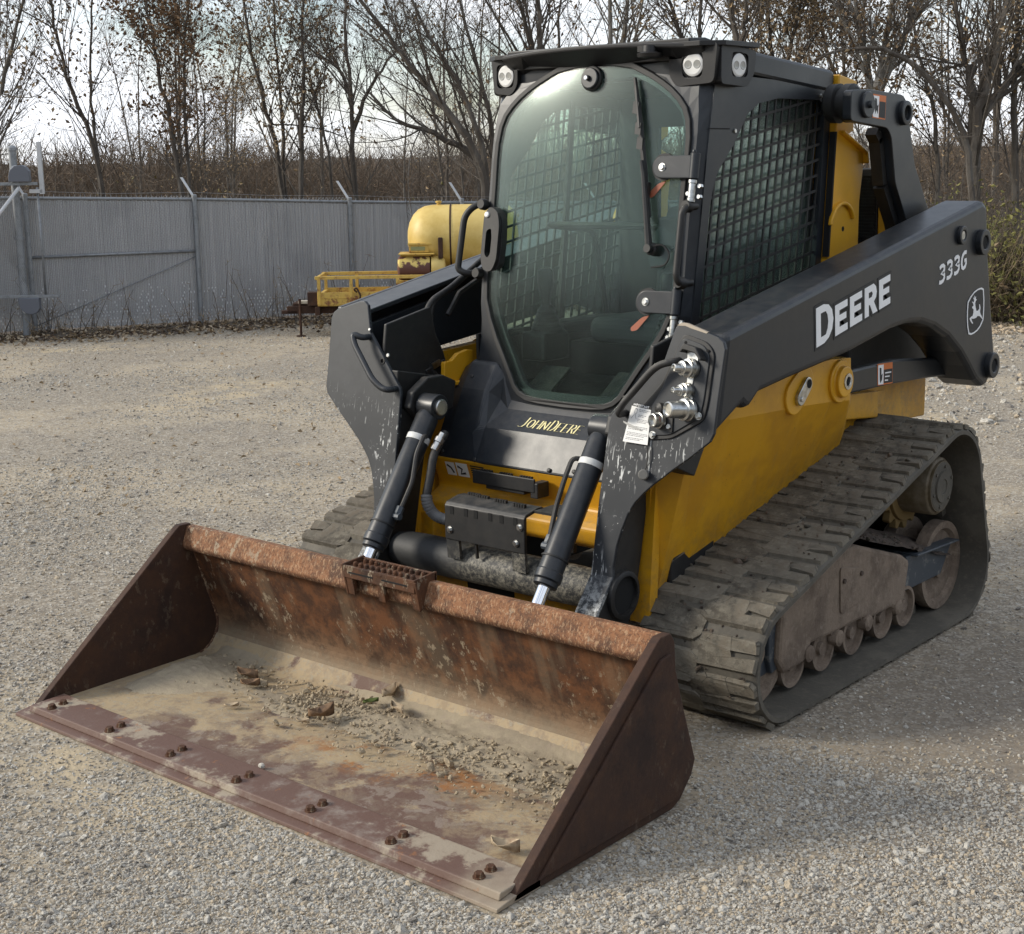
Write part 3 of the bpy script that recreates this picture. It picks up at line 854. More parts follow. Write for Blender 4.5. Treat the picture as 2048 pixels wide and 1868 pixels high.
sign = sum(L1[0] * L2[1] - L2[0] * L1[1] for L1, L2 in zip(gl_loop, gl_loop[1:] + gl_loop[:1]))
if sign < 0: gl_loop = gl_loop[::-1]
def G(d): return lambda u, v: (u, GY(v, u) + d, v)
cab_w = .473
seal_o = grow(gl_loop, .015)
seal_i = grow(gl_loop, -.004)
# front frame: strips between the seal and the pillar corner line
def outer_at(p):
    c = Vector((0, 1.52)); d = Vector(p) - c
    best = 9
    ol = [(.4705, 2.075), (-.4705, 2.075), (-.4705, 1.09), (-.30, .905), (.30, .905), (.4705, 1.09)]
    for i in range(6):
        a, e = Vector(ol[i]), Vector(ol[(i + 1) % 6])
        m = e - a
        den = d.x * m.y - d.y * m.x
        if abs(den) < 1e-9: continue
        t = ((a.x - c.x) * m.y - (a.y - c.y) * m.x) / den
        s = ((a.x - c.x) * d.y - (a.y - c.y) * d.x) / den
        if t > 0 and -1e-6 <= s <= 1 + 1e-6: best = min(best, t)
    q = c + d * max(best, 1.0)
    return (q.x, q.y)
b = MB(); n = len(seal_o); v = []
for p in seal_o:
    q = outer_at(p)
    m = ((p[0] + q[0]) / 2, (p[1] + q[1]) / 2)
    k = min(1.0, math.hypot(q[0] - p[0], q[1] - p[1]) / .05)
    v += [(p[0], GY(p[1], p[0]) + .004, p[1]), (m[0], GY(m[1], m[0]) + .006, m[1]), (q[0], GY(q[1], q[0]) + .006 + .046 * (abs(q[0]) > .45), q[1]), (p[0], GY(p[1], p[0]) + .06, p[1]), (q[0], GY(q[1], q[0]) + .09, q[1])]
f = []
for i in range(n):
    j = (i + 1) % n
    for a, c in ((0, 1), (1, 2), (3, 0), (2, 4), (4, 3)):
        f.append((i * 5 + a, j * 5 + a, j * 5 + c, i * 5 + c))
b.add(v, f)
cabf = b.build('cab_frame', m_char, loader)
# door: glass pane, seal, inner flange
b = MB(); v, f = [], []
for d_, sg in ((0, 1), (.006, -1)):
    o0 = len(v)
    for k in range(13):
        s_ = 1 - k / 12.5
        for (x, z) in gl_loop: xx, zz = x * s_, 1.5 + (z - 1.5) * s_; v.append((xx, GY(zz, xx) + d_, zz))
    n_ = len(gl_loop)
    for k in range(12):
        for i in range(n_): f.append((o0 + k * n_ + i, o0 + k * n_ + (i + 1) % n_, o0 + (k + 1) * n_ + (i + 1) % n_, o0 + (k + 1) * n_ + i))
    f.append(tuple(o0 + 12 * n_ + i for i in range(n_)))
b.add(v, f, True)
b.add([], [])
n_ = len(gl_loop); b.f += [(i, (i + 1) % n_, 13 * n_ + (i + 1) % n_, 13 * n_ + i) for i in range(n_)]; b.s += [False] * n_; b.m += [0] * n_
door = b.build('door', m_glass, loader)
b = MB(); b.prism([seal_o, seal_i], G(-.006), G(.012)); b.build('door_seal', m_rubber, door, .003)
b = MB(); b.prism([grow(gl_loop, .004), grow(gl_loop, -.026)], G(.022), G(.040)); b.build('door_flange', m_char, door)
b = MB(); b.lathe((0, GY(2.075, 0), 2.075), (0, -1, .15), [(-.005, .044), (.010, .044), (.013, .040)], 32); kn = b.build('door_stud', m_rubber, door, .002)
b = MB(); b.lathe((0, GY(2.075, 0) - .013, 2.075), (0, -1, .15), [(0, .037), (.007, .037), (.010, .034)], 32); b.lathe((-.004, GY(2.077, 0) - .022, 2.077), (0, -1, .15), [(0, .010), (.012, .009)], 14); b.build('door_stud', m_char, door, .002)
b = MB(); b.lathe((-.006, GY(2.078, 0) - .033, 2.078), (0, -1, .15), [(0, .009), (.004, .007)], 12); b.build('screw', m_chrome, door)
# hinges
for (xr, xb, z) in [(.343, .466, 1.772), (.324, .440, 1.322)]:
    zz = z - .004
    hp = [(xb, zz - .038), (xb, zz + .038)] + [(xr + .038 * math.cos(math.radians(a)), zz + .038 * math.sin(math.radians(a))) for a in range(90, 271, 18)]
    b = MB(); b.prism([[(xr + .046 * math.cos(math.radians(a)), zz + .046 * math.sin(math.radians(a))) for a in range(0, 360, 15)]], G(-.010), G(-.001)); b.build('hinge_gasket', m_rubber, door)
    b = MB(); b.prism([hp], G(-.020), G(-.011)); h = b.build('hinge', m_char, door, .003)
    b = MB(); b.hexa((xr, GY(zz, xr) - .020, zz), (0, -1, .15), .011, .008); b.lathe((xr, GY(zz, xr) - .020, zz), (0, -1, .15), [(0, .014), (.002, .014)], 14); b.build('bolt', m_zinc, door)
    b = MB(); b.lathe((xb, GY(zz - .04) - .014, zz - .040), (0, .15, 1), [(0, .017), (.085, .017)], 16); b.lathe((xb, GY(zz) - .016, zz + .045), (0, .15, 1), [(0, .008), (.01, .007)], 10); b.build('hinge_barrel', m_char, cabf, .002)
    b = MB(); b.lathe((xb - .002, GY(zz - .12) - .014, zz - .115), (0, .15, 1), [(0, .014), (.012, .014), (.014, .012), (.060, .012), (.062, .015), (.072, .015)], 14); b.build('hinge_pin', m_zinc, cabf)
    for (dx, dz) in [(-.022, -.09), (.022, -.065), (.022, -.10), (-.026, -.118)]:
        b = MB(); b.hexa((xb + dx, GY(zz + dz) + .004, zz + dz), (0, -1, .15), .009, .014); b.build('bolt', m_zinc, cabf)
    # red-brown reflex tab hanging behind the glass
    t = [(xr - .02, zz - .055), (xr + .012, zz - .045), (xr - .035, zz - .10), (xr - .058, zz - .105), (xr - .062, zz - .093)]
    b = MB(); b.prism([round2(t, .008)], G(-.004), G(-.0015)); b.build('pull_tab', Mat('perforated_red_tab', .5, 0, (.30, .085, .04)).done(), door)
# latch at the other edge
b = MB(); b.prism([round2([(-.42, 1.60), (-.395, 1.635), (-.352, 1.618), (-.338, 1.57), (-.340, 1.44), (-.362, 1.395), (-.405, 1.40), (-.422, 1.44)], .02), round2([(-.402, 1.545), (-.378, 1.555), (-.372, 1.52), (-.374, 1.46), (-.388, 1.445), (-.404, 1.46)], .01)], G(-.050), G(-.012)); b.build('door_latch', m_black, door, .008)
b = MB(); b.prism([round2([(-.352, 1.615), (-.335, 1.58), (-.330, 1.50), (-.335, 1.42), (-.355, 1.40)], .01)], G(-.035), G(-.006)); b.build('door_latch', m_black, door, .004)
b = MB(); b.lathe((-.402, GY(1.603, .402) - .05, 1.603), (0, -1, .15), [(0, .011), (.006, .010), (.008, .006)], 14); b.build('bolt', m_white, door)
# wiper
wp = lambda x, z, d: (x, GY(z, x) - d, z)
b = MB(); b.tube([wp(.191, 2.068, .014), wp(.23, 1.93, .014), wp(.262, 1.80, .014), wp(.305, 1.60, .014)], [.007, .011, .011, .009], 6); wb = b.build('wiper_blade', m_rubber, door)
b = MB(); b.tube([wp(.205, 2.04, .022), wp(.24, 1.90, .024)], .006, 6); b.tube([wp(.262, 1.79, .026), wp(.278, 1.74, .028), wp(.325, 1.50, .030)], [.007, .009, .013], 8); b.build('wiper_arm', m_black, door)
for i, z in enumerate((1.97, 1.90, 1.85, 1.70)):
    x = .191 + (2.068 - z) * .262
    b = MB(); b.prism([(x - .012, z - .02), (x + .012, z - .024), (x + .010, z + .016), (x - .012, z + .02)], G(-.026), G(-.010)); b.build('wiper_joint', m_black, door)
b = MB(); b.lathe(wp(.327, 1.488, -.03), (0, -1, .15), [(0, .022), (.05, .022), (.055, .016), (.075, .014)], 18); b.build('wiper_motor_shaft', m_black, door)
b = MB(); b.tube(rounded([wp(.33, 1.50, .03), wp(.37, 1.515, .02), wp(.40, 1.48, .012), wp(.385, 1.44, .012), wp(.33, 1.433, .012)], .02, 4), .0035, 6); b.build('washer_hose', m_rubber, door)
# wiper motor plate behind the glass
mp = [(.28, 1.50), (.30, 1.56), (.33, 1.585), (.34, 1.63), (.38, 1.64), (.40, 1.60), (.405, 1.52), (.36, 1.485), (.34, 1.42), (.29, 1.425), (.275, 1.46)]
b = MB(); b.prism([round2(mp, .012)], G(.045), G(.052)); b.build('motor_plate', m_char, door)
b = MB(); b.box(.30, .39, .06, .14, 1.49, 1.60); b.build('wiper_motor', m_black, door, .01)

# cab side panels with their mesh windows
side_out = [(GY(z_) + .045, z_) for z_ in (2.075, 1.95, 1.80, 1.60, 1.40, 1.25, 1.09)] + [(.0, 1.04), (.86, 1.04), (.905, 1.42), (.955, 2.05)]
win = [(.355, 1.942), (.43, 1.98), (.566, 2.000), (.86, 2.000), (.903, 1.975), (.898, 1.88), (.880, 1.62), (.862, 1.42), (.845, 1.16), (.055, 1.13), (.066, 1.27), (.10, 1.48), (.122, 1.63), (.144, 1.700), (.173, 1.752), (.272, 1.841)]
def clip(poly, p, d):
    """intersections (as line parameters) of the line p+t*d with a polygon"""
    ts = []
    m = len(poly)
    for i in range(m):
        a, c = Vector(poly[i]), Vector(poly[(i + 1) % m])
        e = c - a
        den = d.x * e.y - d.y * e.x
        if abs(den) < 1e-9: continue
        t = ((a.x - p.x) * e.y - (a.y - p.y) * e.x) / den
        s = ((a.x - p.x) * d.y - (a.y - p.y) * d.x) / den
        if 0 <= s < 1: ts.append(t)
    return sorted(ts)
for sx in (1, -1):
    b = MB(); b.px([side_out, win], sx * .443, sx * cab_w)
    sp = b.build('side_panel', m_char, loader)
    b = MB()
    hd = Vector((1, .165)).normalized(); vd = Vector((.15, 1)).normalized()
    for (dirv, other, step, w) in ((hd, vd, .0585, .0045), (vd, hd, .0530, .0045)):
        for k in range(-30, 31):
            p = Vector((.5, 1.55)) + other * (k * step)
            ts = clip(win, p, dirv)
            for t0, t1 in zip(ts[::2], ts[1::2]):
                a, c = p + dirv * (t0 - .004), p + dirv * (t1 + .004)
                nrm = Vector((-dirv.y, dirv.x)) * w
                dep = (.456, .462) if dirv is hd else (.4565, .4625)
                b.px([(a.x - nrm.x, a.y - nrm.y), (c.x - nrm.x, c.y - nrm.y), (c.x + nrm.x, c.y + nrm.y), (a.x + nrm.x, a.y + nrm.y)], sx * dep[0], sx * dep[1])
    b.build('window_mesh', m_black, sp)
    b = MB(); b.px([win], sx * .430, sx * .434); b.build('side_glass', m_glass_side, sp)
    b = MB(); b.px([(.40, 1.06), (.425, 1.06), (.53, 2.02), (.505, 2.02)], sx * .415, sx * .428); b.build('window_divider', m_rubber, sp)
    b = MB(); b.px([(.112, 1.890), (.24, 1.890), (.24, 1.894), (.112, 1.894)], sx * cab_w, sx * (cab_w + .0015)); b.build('seam', m_hole, sp)
    for (y, z) in [(.273, 1.885), (.865, 2.015)]:
        b = MB(); b.hexa((sx * cab_w, y, z), (sx, 0, 0), .008, .006); b.build('bolt', m_zinc, sp)
    # grab handle on the pillar
    pts = [(sx * .462, .055, 1.637), (sx * .462, .005, 1.640), (sx * .452, -.014, 1.62), (sx * .455, -.052, 1.41), (sx * .460, -.040, 1.385), (sx * .462, .03, 1.383)]
    if sx < 0: pts = [(-.462, .055, 1.637), (-.480, .002, 1.640), (-.520, -.02, 1.60), (-.525, -.06, 1.40), (-.50, -.045, 1.385), (-.462, .03, 1.383)]
    b = MB(); b.tube(rounded(pts, .03, 5), .0125, 12); b.build('grab_handle', m_black, cabf)
    for z in (1.637, 1.384):
        b = MB(); b.lathe((sx * .455, .025 + .15 * (z - 1.637), z), (0, -1, .15), [(0, .021), (.02, .021), (.028, .017)], 16); b.build('handle_foot', m_black, cabf)
# roof, with the fold at its sides
roof = [(.12, 2.062), (.37, 2.074), (.955, 2.029), (.962, 2.100), (.94, 2.110), (.38, 2.154), (.12, 2.160)]
b = MB(); b.px(roof, -.480, .480); rf = b.build('roof', m_char, loader, .012)
# visor over the door, with lamp pods at the corners
b = MB()
vz = lambda x: 2.190 - .010 * (x / .36) ** 2
xs = [-.40 + .86 * i / 16 for i in range(17)]
up = [(x, .085 + .05 * (abs(x) / .42) ** 2, vz(x)) for x in xs]
v = []
for (x, y, z) in up:
    v += [(x, y - .060, z - .006), (x, y - .060, z - .020), (x, y + .02, 2.115 if abs(x) < .3 else 2.09), (x, y + .09, 2.10), (x, y + .12, z + .002)]
f = []
for i in range(16):
    for a in range(5): f.append((i * 5 + a, i * 5 + (a + 1) % 5, (i + 1) * 5 + (a + 1) % 5, (i + 1) * 5 + a))
f += [(0, 1, 2, 3, 4), tuple(16 * 5 + a for a in (4, 3, 2, 1, 0))]
b.add(v, f)
b.px([(.10, 2.12), (.40, 2.12), (.40, 2.165), (.20, 2.196), (.10, 2.190)], -.40, .40)
vis = b.build('visor', m_visor, loader, .004)
b = MB(); b.lathe((.27, .055, 2.150), (0, 0, 1), [(-.022, .015), (-.018, .040), (-.006, .044), (0, .026), (.02, .024)], 20); b.box(.23, .262, .04, .07, 2.15, 2.17); b.build('dome_bracket', m_visor, vis)
def lamp(c, n_, r, parent):
    n_ = Vector(n_).normalized(); c = Vector(c)
    b = MB(); b.lathe(c - n_ * .012, n_, [(-.01, r * 1.22), (.012, r * 1.22), (.016, r * 1.12), (.010, r * 1.06)], 28); h = b.build('headlight', m_black, parent)
    b = MB(); b.lathe(c - n_ * .004, n_, [(0, r * 1.05), (.004, r * 1.02), (.007, r * .85)], 28); b.build('lens', m_lens, h) if parent is loader else b.build('headlight', m_lens, parent)
    t = n_.cross(Vector((0, 0, 1))).normalized()
    for s in (-1, 1):
        b = MB(); b.lathe(c + n_ * .0032 + t * (s * r * .45), n_, [(0, r * .38), (.0012, r * .34), (.0005, r * .2)], 18); b.build('reflector', m_led, h)
for sx in (1, -1):
    # front facing pod and side facing pod, joined by a corner
    b = MB()
    xo, xi = (.532, .318) if sx > 0 else (.500, .352)
    b.py([round2([(sx * xi, 2.172), (sx * (xo - .02), 2.172), (sx * (xo - .035), 2.040), (sx * (xi + .03), 2.032), (sx * xi, 2.07)], .02),
          round2([(sx * .452, 2.145), (sx * .452, 2.060), (sx * .372, 2.060), (sx * .372, 2.145)][::1], .02)], .100, .135)
    b.py([round2([(sx * xi, 2.172), (sx * (xo - .02), 2.172), (sx * (xo - .035), 2.040), (sx * (xi + .03), 2.032), (sx * xi, 2.07)], .02)], .130, .20)
    xs_ = sx * (1.0 if sx > 0 else .945)
    b.px([round2([(.12, 2.170), (.342, 2.152), (.330, 2.075), (.285, 2.030), (.12, 2.036)], .02), round2([(.185, 2.142), (.29, 2.138), (.285, 2.062), (.185, 2.062)], .02)], xs_ * .485, xs_ * .514)
    xs_ = sx * (1.0 if sx > 0 else .945)
    b.px([round2([(.12, 2.170), (.342, 2.152), (.330, 2.075), (.285, 2.030), (.12, 2.036)], .02)], xs_ * .470, xs_ * .490)
    b.pz([(sx * (xi + .02), .07), (xs_ * .46, .07), (xs_ * .53, .12), (xs_ * .53, .335), (xs_ * .47, .335), (xs_ * .40, .2)], 2.160, 2.176)
    b.build('lamp_pod', m_visor, loader, .012, seg=3)
    lamp((sx * .412, .104, 2.103), (sx * .06, -1, -.02), .038, loader)
    lamp((xs_ * .510, .236, 2.100), (1 * sx, -.12, -.02), .038, loader)
b = MB(); b.tube([(.43, 1.03, 2.07), (.43, 1.06, 2.27)], [.0035, .002], 6); b.build('antenna', m_black, loader)

# rear wall of the cab and its window
b = MB(); b.py([[(-.443, 1.04), (.443, 1.04), (.443, 2.05), (-.443, 2.05)], [(-.25, 1.40), (-.25, 1.92), (.25, 1.92), (.25, 1.40)]], .86, .88)
rw = b.build('rear_wall', m_black, loader)
b = MB(); b.box(-.25, .25, .868, .873, 1.40, 1.92); b.build('rear_glass', m_glass_side, rw)
# inside: floor, seat, controls
b = MB(); b.box(-.44, .44, -.06, .90, .93, .95); b.box(-.44, .44, .52, .90, .95, 1.08); b.build('cab_floor', m_black, loader)
for sx in (1, -1):
    b = MB(); b.box(sx * .447 - .006, sx * .447 + .006, -.045, .88, .90, 1.16); b.build('kick_panel', m_black, loader)
seat = MB(); seat.box(-.24, .24, .36, .80, 1.10, 1.20); seat = seat.build('seat', Mat('black_seat_fabric', .8, 0, (.034, .036, .038)).done(), loader, .04, seg=4)
m_seat = seat.data.materials[0]
b = MB(); b.py([round2([(-.23, 1.18), (.23, 1.18), (.21, 1.58), (.13, 1.64), (.11, 1.86), (-.11, 1.86), (-.13, 1.64), (-.21, 1.58)], .05, 4)], .70, .80); bk = b.build('backrest', m_seat, seat, .025, seg=3); bk.rotation_euler = (math.radians(-4), 0, 0)
for sx in (1, -1):
    b = MB(); b.box(sx * .30 - .05, sx * .30 + .05, .16, .62, 1.14, 1.19); b.box(sx * .30 - .06, sx * .30 + .06, .10, .26, 1.05, 1.16); b.build('armrest', m_black, seat, .015)
    b = MB()
    prof = []
    for i in range(6): prof += [(i * .016, .068 - i * .006), (i * .016 + .008, .060 - i * .006)]
    b.lathe((sx * .28, .17, 1.16), (0, -.05, 1), prof + [(.10, .02)], 20); b.build('lever_boot', m_rubber, seat)
    b = MB(); b.lathe((sx * .28, .165, 1.25), (0, -.05, 1), [(0, .016), (.05, .02), (.09, .031), (.135, .030), (.15, .02)], 16); b.build('control_lever', m_black, seat)
b = MB(); b.py([round2([(.27, 1.44), (.34, 1.44), (.36, 1.70), (.29, 1.72)], .02)], .38, .42); b.build('display', m_black, loader, .006)
b = MB(); b.tube(rounded([(-.36, .66, 1.15), (-.38, .60, 1.52), (-.30, .18, 1.56), (.30, .18, 1.56), (.38, .60, 1.52), (.36, .66, 1.15)], .08, 5), .013, 8); b.build('lap_bar', m_black, loader)
for x in (-.17, .17):
    b = MB(); b.obox((x, .04, 1.0), (1, 0, 0), (0, .8, .5), (0, -.5, .8), .06, .07, .008); b.build('pedal', m_black, loader, .003)

# moulded cover in front of the door: two side pods and a shelf between them
b = MB()
secs = [(-.505, 0), (-.455, 1), (-.335, 1), (-.300, 2), (-.255, 3), (.255, 3), (.300, 2), (.335, 1), (.455, 1), (.505, 0)]
rows = {0: [(.00, 1.05), (-.05, 1.03), (-.12, .95), (-.19, .82), (-.235, .715), (-.15, .70)],
        1: [(-.035, 1.066), (-.062, 1.060), (-.125, .965), (-.190, .830), (-.238, .712), (-.15, .70)],
        2: [(-.050, 1.04), (-.064, 1.02), (-.085, .93), (-.178, .836), (-.240, .712), (-.15, .70)],
        3: [(-.066, .975), (-.074, .935), (-.100, .900), (-.176, .838), (-.243, .712), (-.15, .70)]}
v, f = [], []
for (x, k) in secs:
    for (y, z) in rows[k]: v.append((x, y, z))
for i in range(len(secs) - 1):
    for j in range(5): f.append((i * 6 + j, i * 6 + j + 1, (i + 1) * 6 + j + 1, (i + 1) * 6 + j))
b.add(v, f)
cov = b.build('front_cover', m_char, loader, .012, seg=3)
def CV(u, v): # on the shelf
    t = (v)
    return (u, -.100 - .076 * (1 - t), .838 + .062 * t)
def CVh(h): return lambda u, v: (CV(u, v)[0], CV(u, v)[1] - h * .6, CV(u, v)[2] + h * .8)
W1 = word('JOHN', -.158, .0262, .40, .0058, .0060, lambda u, v: CVh(.0010)(u, v + .22), lambda u, v: CVh(.0020)(u, v + .22), ('J',), .02)
W1.build('badge', m_cream, cov, fix=False)
W2 = word('DEERE', -.022, .0235, .40, .0050, .0060, lambda u, v: CVh(.0010)(u, v + .22), lambda u, v: CVh(.0020)(u, v + .22), ('D',), .02)
W2.build('badge', m_cream, cov, fix=False)
for (x, y, z) in [(-.43, -.095, 1.005), (-.303, -.232, .722), (-.47, -.225, .735), (.05, -.235, .727), (.16, -.233, .735)]:
    b = MB(); b.lathe((x, y, z), (0, -.85, .5), [(-.01, .008), (.006, .008), (.008, .005)], 12); b.build('screw', m_black, cov)

# ------------------------------------------------------------------ yellow main frame
b = MB()
fold = [(-.30, .965), (.17, .958), (.66, .925)]
# flanks: upper band vertical, lower face leaning in under it
for sx in (1, -1):
    A = [(-.300, 1.02), (-.15, 1.06), (.05, 1.075), (.40, 1.09), (.645, 1.09), (.90, 1.03), (1.22, .95)]
    ys = [-.345, -.30, -.15, .05, .30, .50, .645, .90, 1.22]
    top = [.80, 1.015, 1.06, 1.07, 1.085, 1.09, 1.08, .88, .88]
    xt = [.560, .700, .735, .745, .745, .745, .745, .62, .60]
    zf = [.79, .972, .966, .960, .950, .938, .925, .86, .82]
    lowx = [.545] * 9
    zl = [.44, .44, .46, .50, .54, .58, .62, .66, .68]
    v, f = [], []
    for y, t, x, zfo, xl, zz in zip(ys, top, xt, zf, lowx, zl):
        v += [(sx * (x - .05), y, t), (sx * x, y, t), (sx * x, y, zfo), (sx * xl, y, zz - .10), (sx * (xl - .05), y, zz - .06), (sx * (x - .05), y, zfo - .01)]
    for i in range(8):
        for a in range(6): f.append((i * 6 + a, i * 6 + (a + 1) % 6, (i + 1) * 6 + (a + 1) % 6, (i + 1) * 6 + a))
    f += [(0, 1, 2, 3, 4, 5), (53, 52, 51, 50, 49, 48)]
    b.add(v, f)
    # front flange beside the leg
    b.px([(-.375, .30), (-.335, .78), (-.318, .80), (-.30, .78), (-.33, .30)], sx * .50, sx * .575)
b.box(-.42, .42, -.02, 1.50, .42, .90)
frame = b.build('main_frame', m_fyel, loader, .012)
b = MB(); b.px([(-.255, .50), (-.235, .53), (-.17, .56), (-.02, .575), (.02, .56), (.0, .42), (-.25, .36)], .548, .582); b.build('wheel_arch_liner', m_black, frame, .012)
# front plate with its rolled lower lip
b = MB(); b.px([(-.238, .718), (-.200, .61), (-.205, .595), (-.255, .570), (-.275, .55), (-.275, .50), (-.255, .48), (-.15, .48), (-.15, .715)], -.52, .52); b.build('front_plate', m_fyel, frame, .010)
b = MB(); b.py([(-.505, .30), (-.44, .30), (-.44, .52), (-.505, .52)], -.32, -.20); b.py([(.44, .30), (.505, .30), (.505, .52), (.44, .52)], -.32, -.20); b.box(-.45, .45, -.40, -.28, .28, .33); b.build('lower_bracket', m_fyel, frame, .006)
b = MB(); b.box(-.20, .02, -.402, -.400, .295, .32); b.build('slot', m_hole, frame)
for sx in (1, -1):
    b = MB(); b.px([(-.160, 1.06), (-.120, 1.062), (-.085, 1.085), (-.03, 1.095), (.0, 1.09), (.0, .80), (-.16, .86), (-.165, .98)], sx * .510, sx * .53); b.px([(-.13, .985), (-.06, .985), (-.06, .97), (-.13, .97)], sx * .49, sx * .53); b.build('side_flange', m_yellow, frame, .003)
# pivot bosses on the near flank
for sx in (1, -1):
    b = MB(); b.tube([(sx * .566, -.25, .487), (sx * .572, .02, .548), (sx * .576, .323, .598), (sx * .580, .743, .795), (sx * .600, .86, .86)], .016, 8); b.build('flank_lip', m_drive, frame)
    x0 = sx * .745
    b = MB(); b.lathe((x0, .560, 1.005), (sx, 0, 0), [(-.01, .078), (.012, .078), (.012, .056), (.030, .056)], 36); bs = b.build('pivot_boss', m_yellow, frame, .004)
    b = MB(); b.lathe((x0 + sx * .029, .572, 1.005), (sx, 0, 0), [(0, .030), (.004, .029), (.004, .018), (.001, .016)], 24); b.build('pivot_pin', m_zinc, frame)
    b = MB(); b.lathe((x0 + sx * .031, .572, 1.005), (sx, 0, 0), [(0, .012), (.001, .012)], 16); b.build('bore', m_hole, frame)
    def stad(y, z, r1, L, a, n=10):
        d = Vector((math.cos(a), math.sin(a))); t0 = a + math.pi / 2
        return [(y + r1 * math.cos(t0 + math.pi * k / n), z + r1 * math.sin(t0 + math.pi * k / n)) for k in range(n + 1)] + [(y + d.x * L + r1 * math.cos(t0 + math.pi + math.pi * k / n), z + d.y * L + r1 * math.sin(t0 + math.pi + math.pi * k / n)) for k in range(n + 1)]
    b = MB(); b.px([stad(.235, .990, .062, .075, .55)], x0 - sx * .01, x0 + sx * .010); b.build('pivot_boss', m_yellow, frame, .004)
    b = MB(); b.px([stad(.255, .985, .026, .062, .75)], x0 + sx * .010, x0 + sx * .024); b.build('retainer_lug', m_zinc, frame, .003)
    b = MB(); b.lathe((x0 + sx * .023, .303, 1.030), (sx, 0, 0), [(0, .016), (.002, .016)], 18); b.build('bore', m_hole, frame)
    b = MB(); b.hexa((x0 + sx * .022, .253, .982), (sx, 0, 0), .010, .008); b.build('bolt', m_zinc, frame)
    # lower link with its warning label
    b = MB(); b.px([(.57, 1.03), (.75, 1.030), (1.05, 1.028), (1.50, .985), (1.62, .985), (1.65, .94), (1.58, .905), (1.30, .925), (1.0, .938), (.60, .945)], sx * .690, sx * .735); lk = b.build('lower_link', m_char, loader, .008)
    b = MB(); b.px([(.875, 1.030), (1.0, 1.024), (1.005, .942), (.882, .948)], sx * .7352, sx * .7362); b.build('warning_label', m_orange, lk)
    b = MB(); b.px([(.880, 1.025), (.925, 1.023), (.928, .948), (.885, .951)], sx * .7364, sx * .7370); b.build('warning_label', m_white, lk)
    b = MB(); b.px([(.928, 1.003), (.998, 1.000), (1.001, .947), (.932, .951)], sx * .7364, sx * .7370); b.build('warning_label', m_ink, lk)
    b = MB()
    for i in range(3): b.px([(.938, .992 - i * .014), (.988 - i * .012, .990 - i * .014), (.988 - i * .012, .985 - i * .014), (.938, .987 - i * .014)], sx * .7371, sx * .7375)
    b.build('warning_print', m_white, lk)
    b = MB(); b.prism([(.892, 1.015), (.905, 1.012), (.908, .985), (.918, .99), (.914, .965), (.900, .955), (.895, .975)], lambda u, v: (sx * .7371, u, v), lambda u, v: (sx * .7375, u, v)); b.build('warning_figure', m_ink, lk)
    # towers behind the cab
    b = MB()
    b.px([(.966, 2.095), (1.105, 2.075), (1.09, 1.89), (1.02, 1.86), (.948, 1.88)], sx * .36, sx * .497)
    b.px([(.947, 1.884), (.977, 1.888), (1.170, 1.806), (1.176, 1.765), (1.150, 1.62), (1.150, 1.0), (.885, 1.0), (.912, 1.42)], sx * .40, sx * .500)
    b.prism([(.972, 1.892), (1.172, 1.812), (1.182, 1.765), (1.172, 1.765), (1.162, 1.803), (.968, 1.880)], lambda u, v: (sx * .495, u, v), lambda u, v: (sx * .522, u, v))
    ring = [(1.0 + .10 * math.cos(a), 1.525 + .10 * math.sin(a)) for a in [math.radians(20 + 9.5 * k) for k in range(17)]] + [(1.0 + .086 * math.cos(a), 1.525 + .086 * math.sin(a)) for a in [math.radians(172 - 9.5 * k) for k in range(17)]]
    b.px([ring], sx * .498, sx * .516)
    tw = b.build('rear_tower', m_yellow, loader, .006)
    b = MB(); b.lathe((sx * .4995, 1.02, 1.52), (sx, 0, 0), [(0, .010), (.001, .010)], 14); b.build('hole', m_hole, tw)
    b = MB(); b.px([(.902, 1.42), (.913, 1.42), (.948, 1.885), (.936, 1.885)], sx * .478, sx * .503); b.build('tower_seal', m_hole, tw)
    # curved plate of the boom at the back, with the stop buffer
    cp_ = round2([(.79, 2.028), (.92, 2.034), (1.205, 2.020), (1.24, 1.995), (1.33, 1.755), (1.46, 1.590), (1.56, 1.48), (1.30, 1.44), (1.269, 1.549), (1.165, 1.69), (1.120, 1.86), (1.085, 1.895), (1.03, 1.900), (.873, 1.912), (.79, 1.92)], .02)
    b = MB(); b.px([cp_], sx * .605, sx * .640); bp_ = b.build('boom_plate', m_char, loader, .004)
    edge = [(1.08, 1.898), (1.122, 1.862), (1.168, 1.69), (1.272, 1.549), (1.32, 1.46)]
    b = MB()
    for (p, q) in zip(edge[:-1], edge[1:]):
        d = (Vector(q) - Vector(p)).normalized(); n_ = Vector((-d.y, d.x))
        b.px([p, q, (q[0] + n_.x * -.035, q[1] + n_.y * -.035), (p[0] + n_.x * -.035, p[1] + n_.y * -.035)], sx * .56, sx * .606)
    b.build('boom_plate_flange', m_black, bp_)
    b = MB(); b.lathe((sx * .500, .885, 1.985), (sx, 0, 0), [(0, .058), (.010, .070), (.045, .072), (.050, .055), (.065, .055), (.070, .070), (.10, .070), (.11, .058)], 32); bf = b.build('stop_buffer', m_rubber, bp_)
    b = MB(); b.lathe((sx * .640, .905, 1.978), (sx, 0, 0), [(-.03, .048), (.010, .048), (.014, .044), (.014, .014), (.028, .012)], 28); b.build('buffer_plate', m_char, bp_)
    b = MB(); b.lathe((sx * .638, 1.212, 1.952), (sx, 0, 0), [(0, .046), (.020, .046), (.022, .028), (.004, .026)], 28); b.build('pin_boss', m_char, bp_, .003)
    b = MB(); b.lathe((sx * .6425, 1.212, 1.952), (sx, 0, 0), [(0, .027), (.001, .027)], 20); b.build('bore', m_hole, bp_)
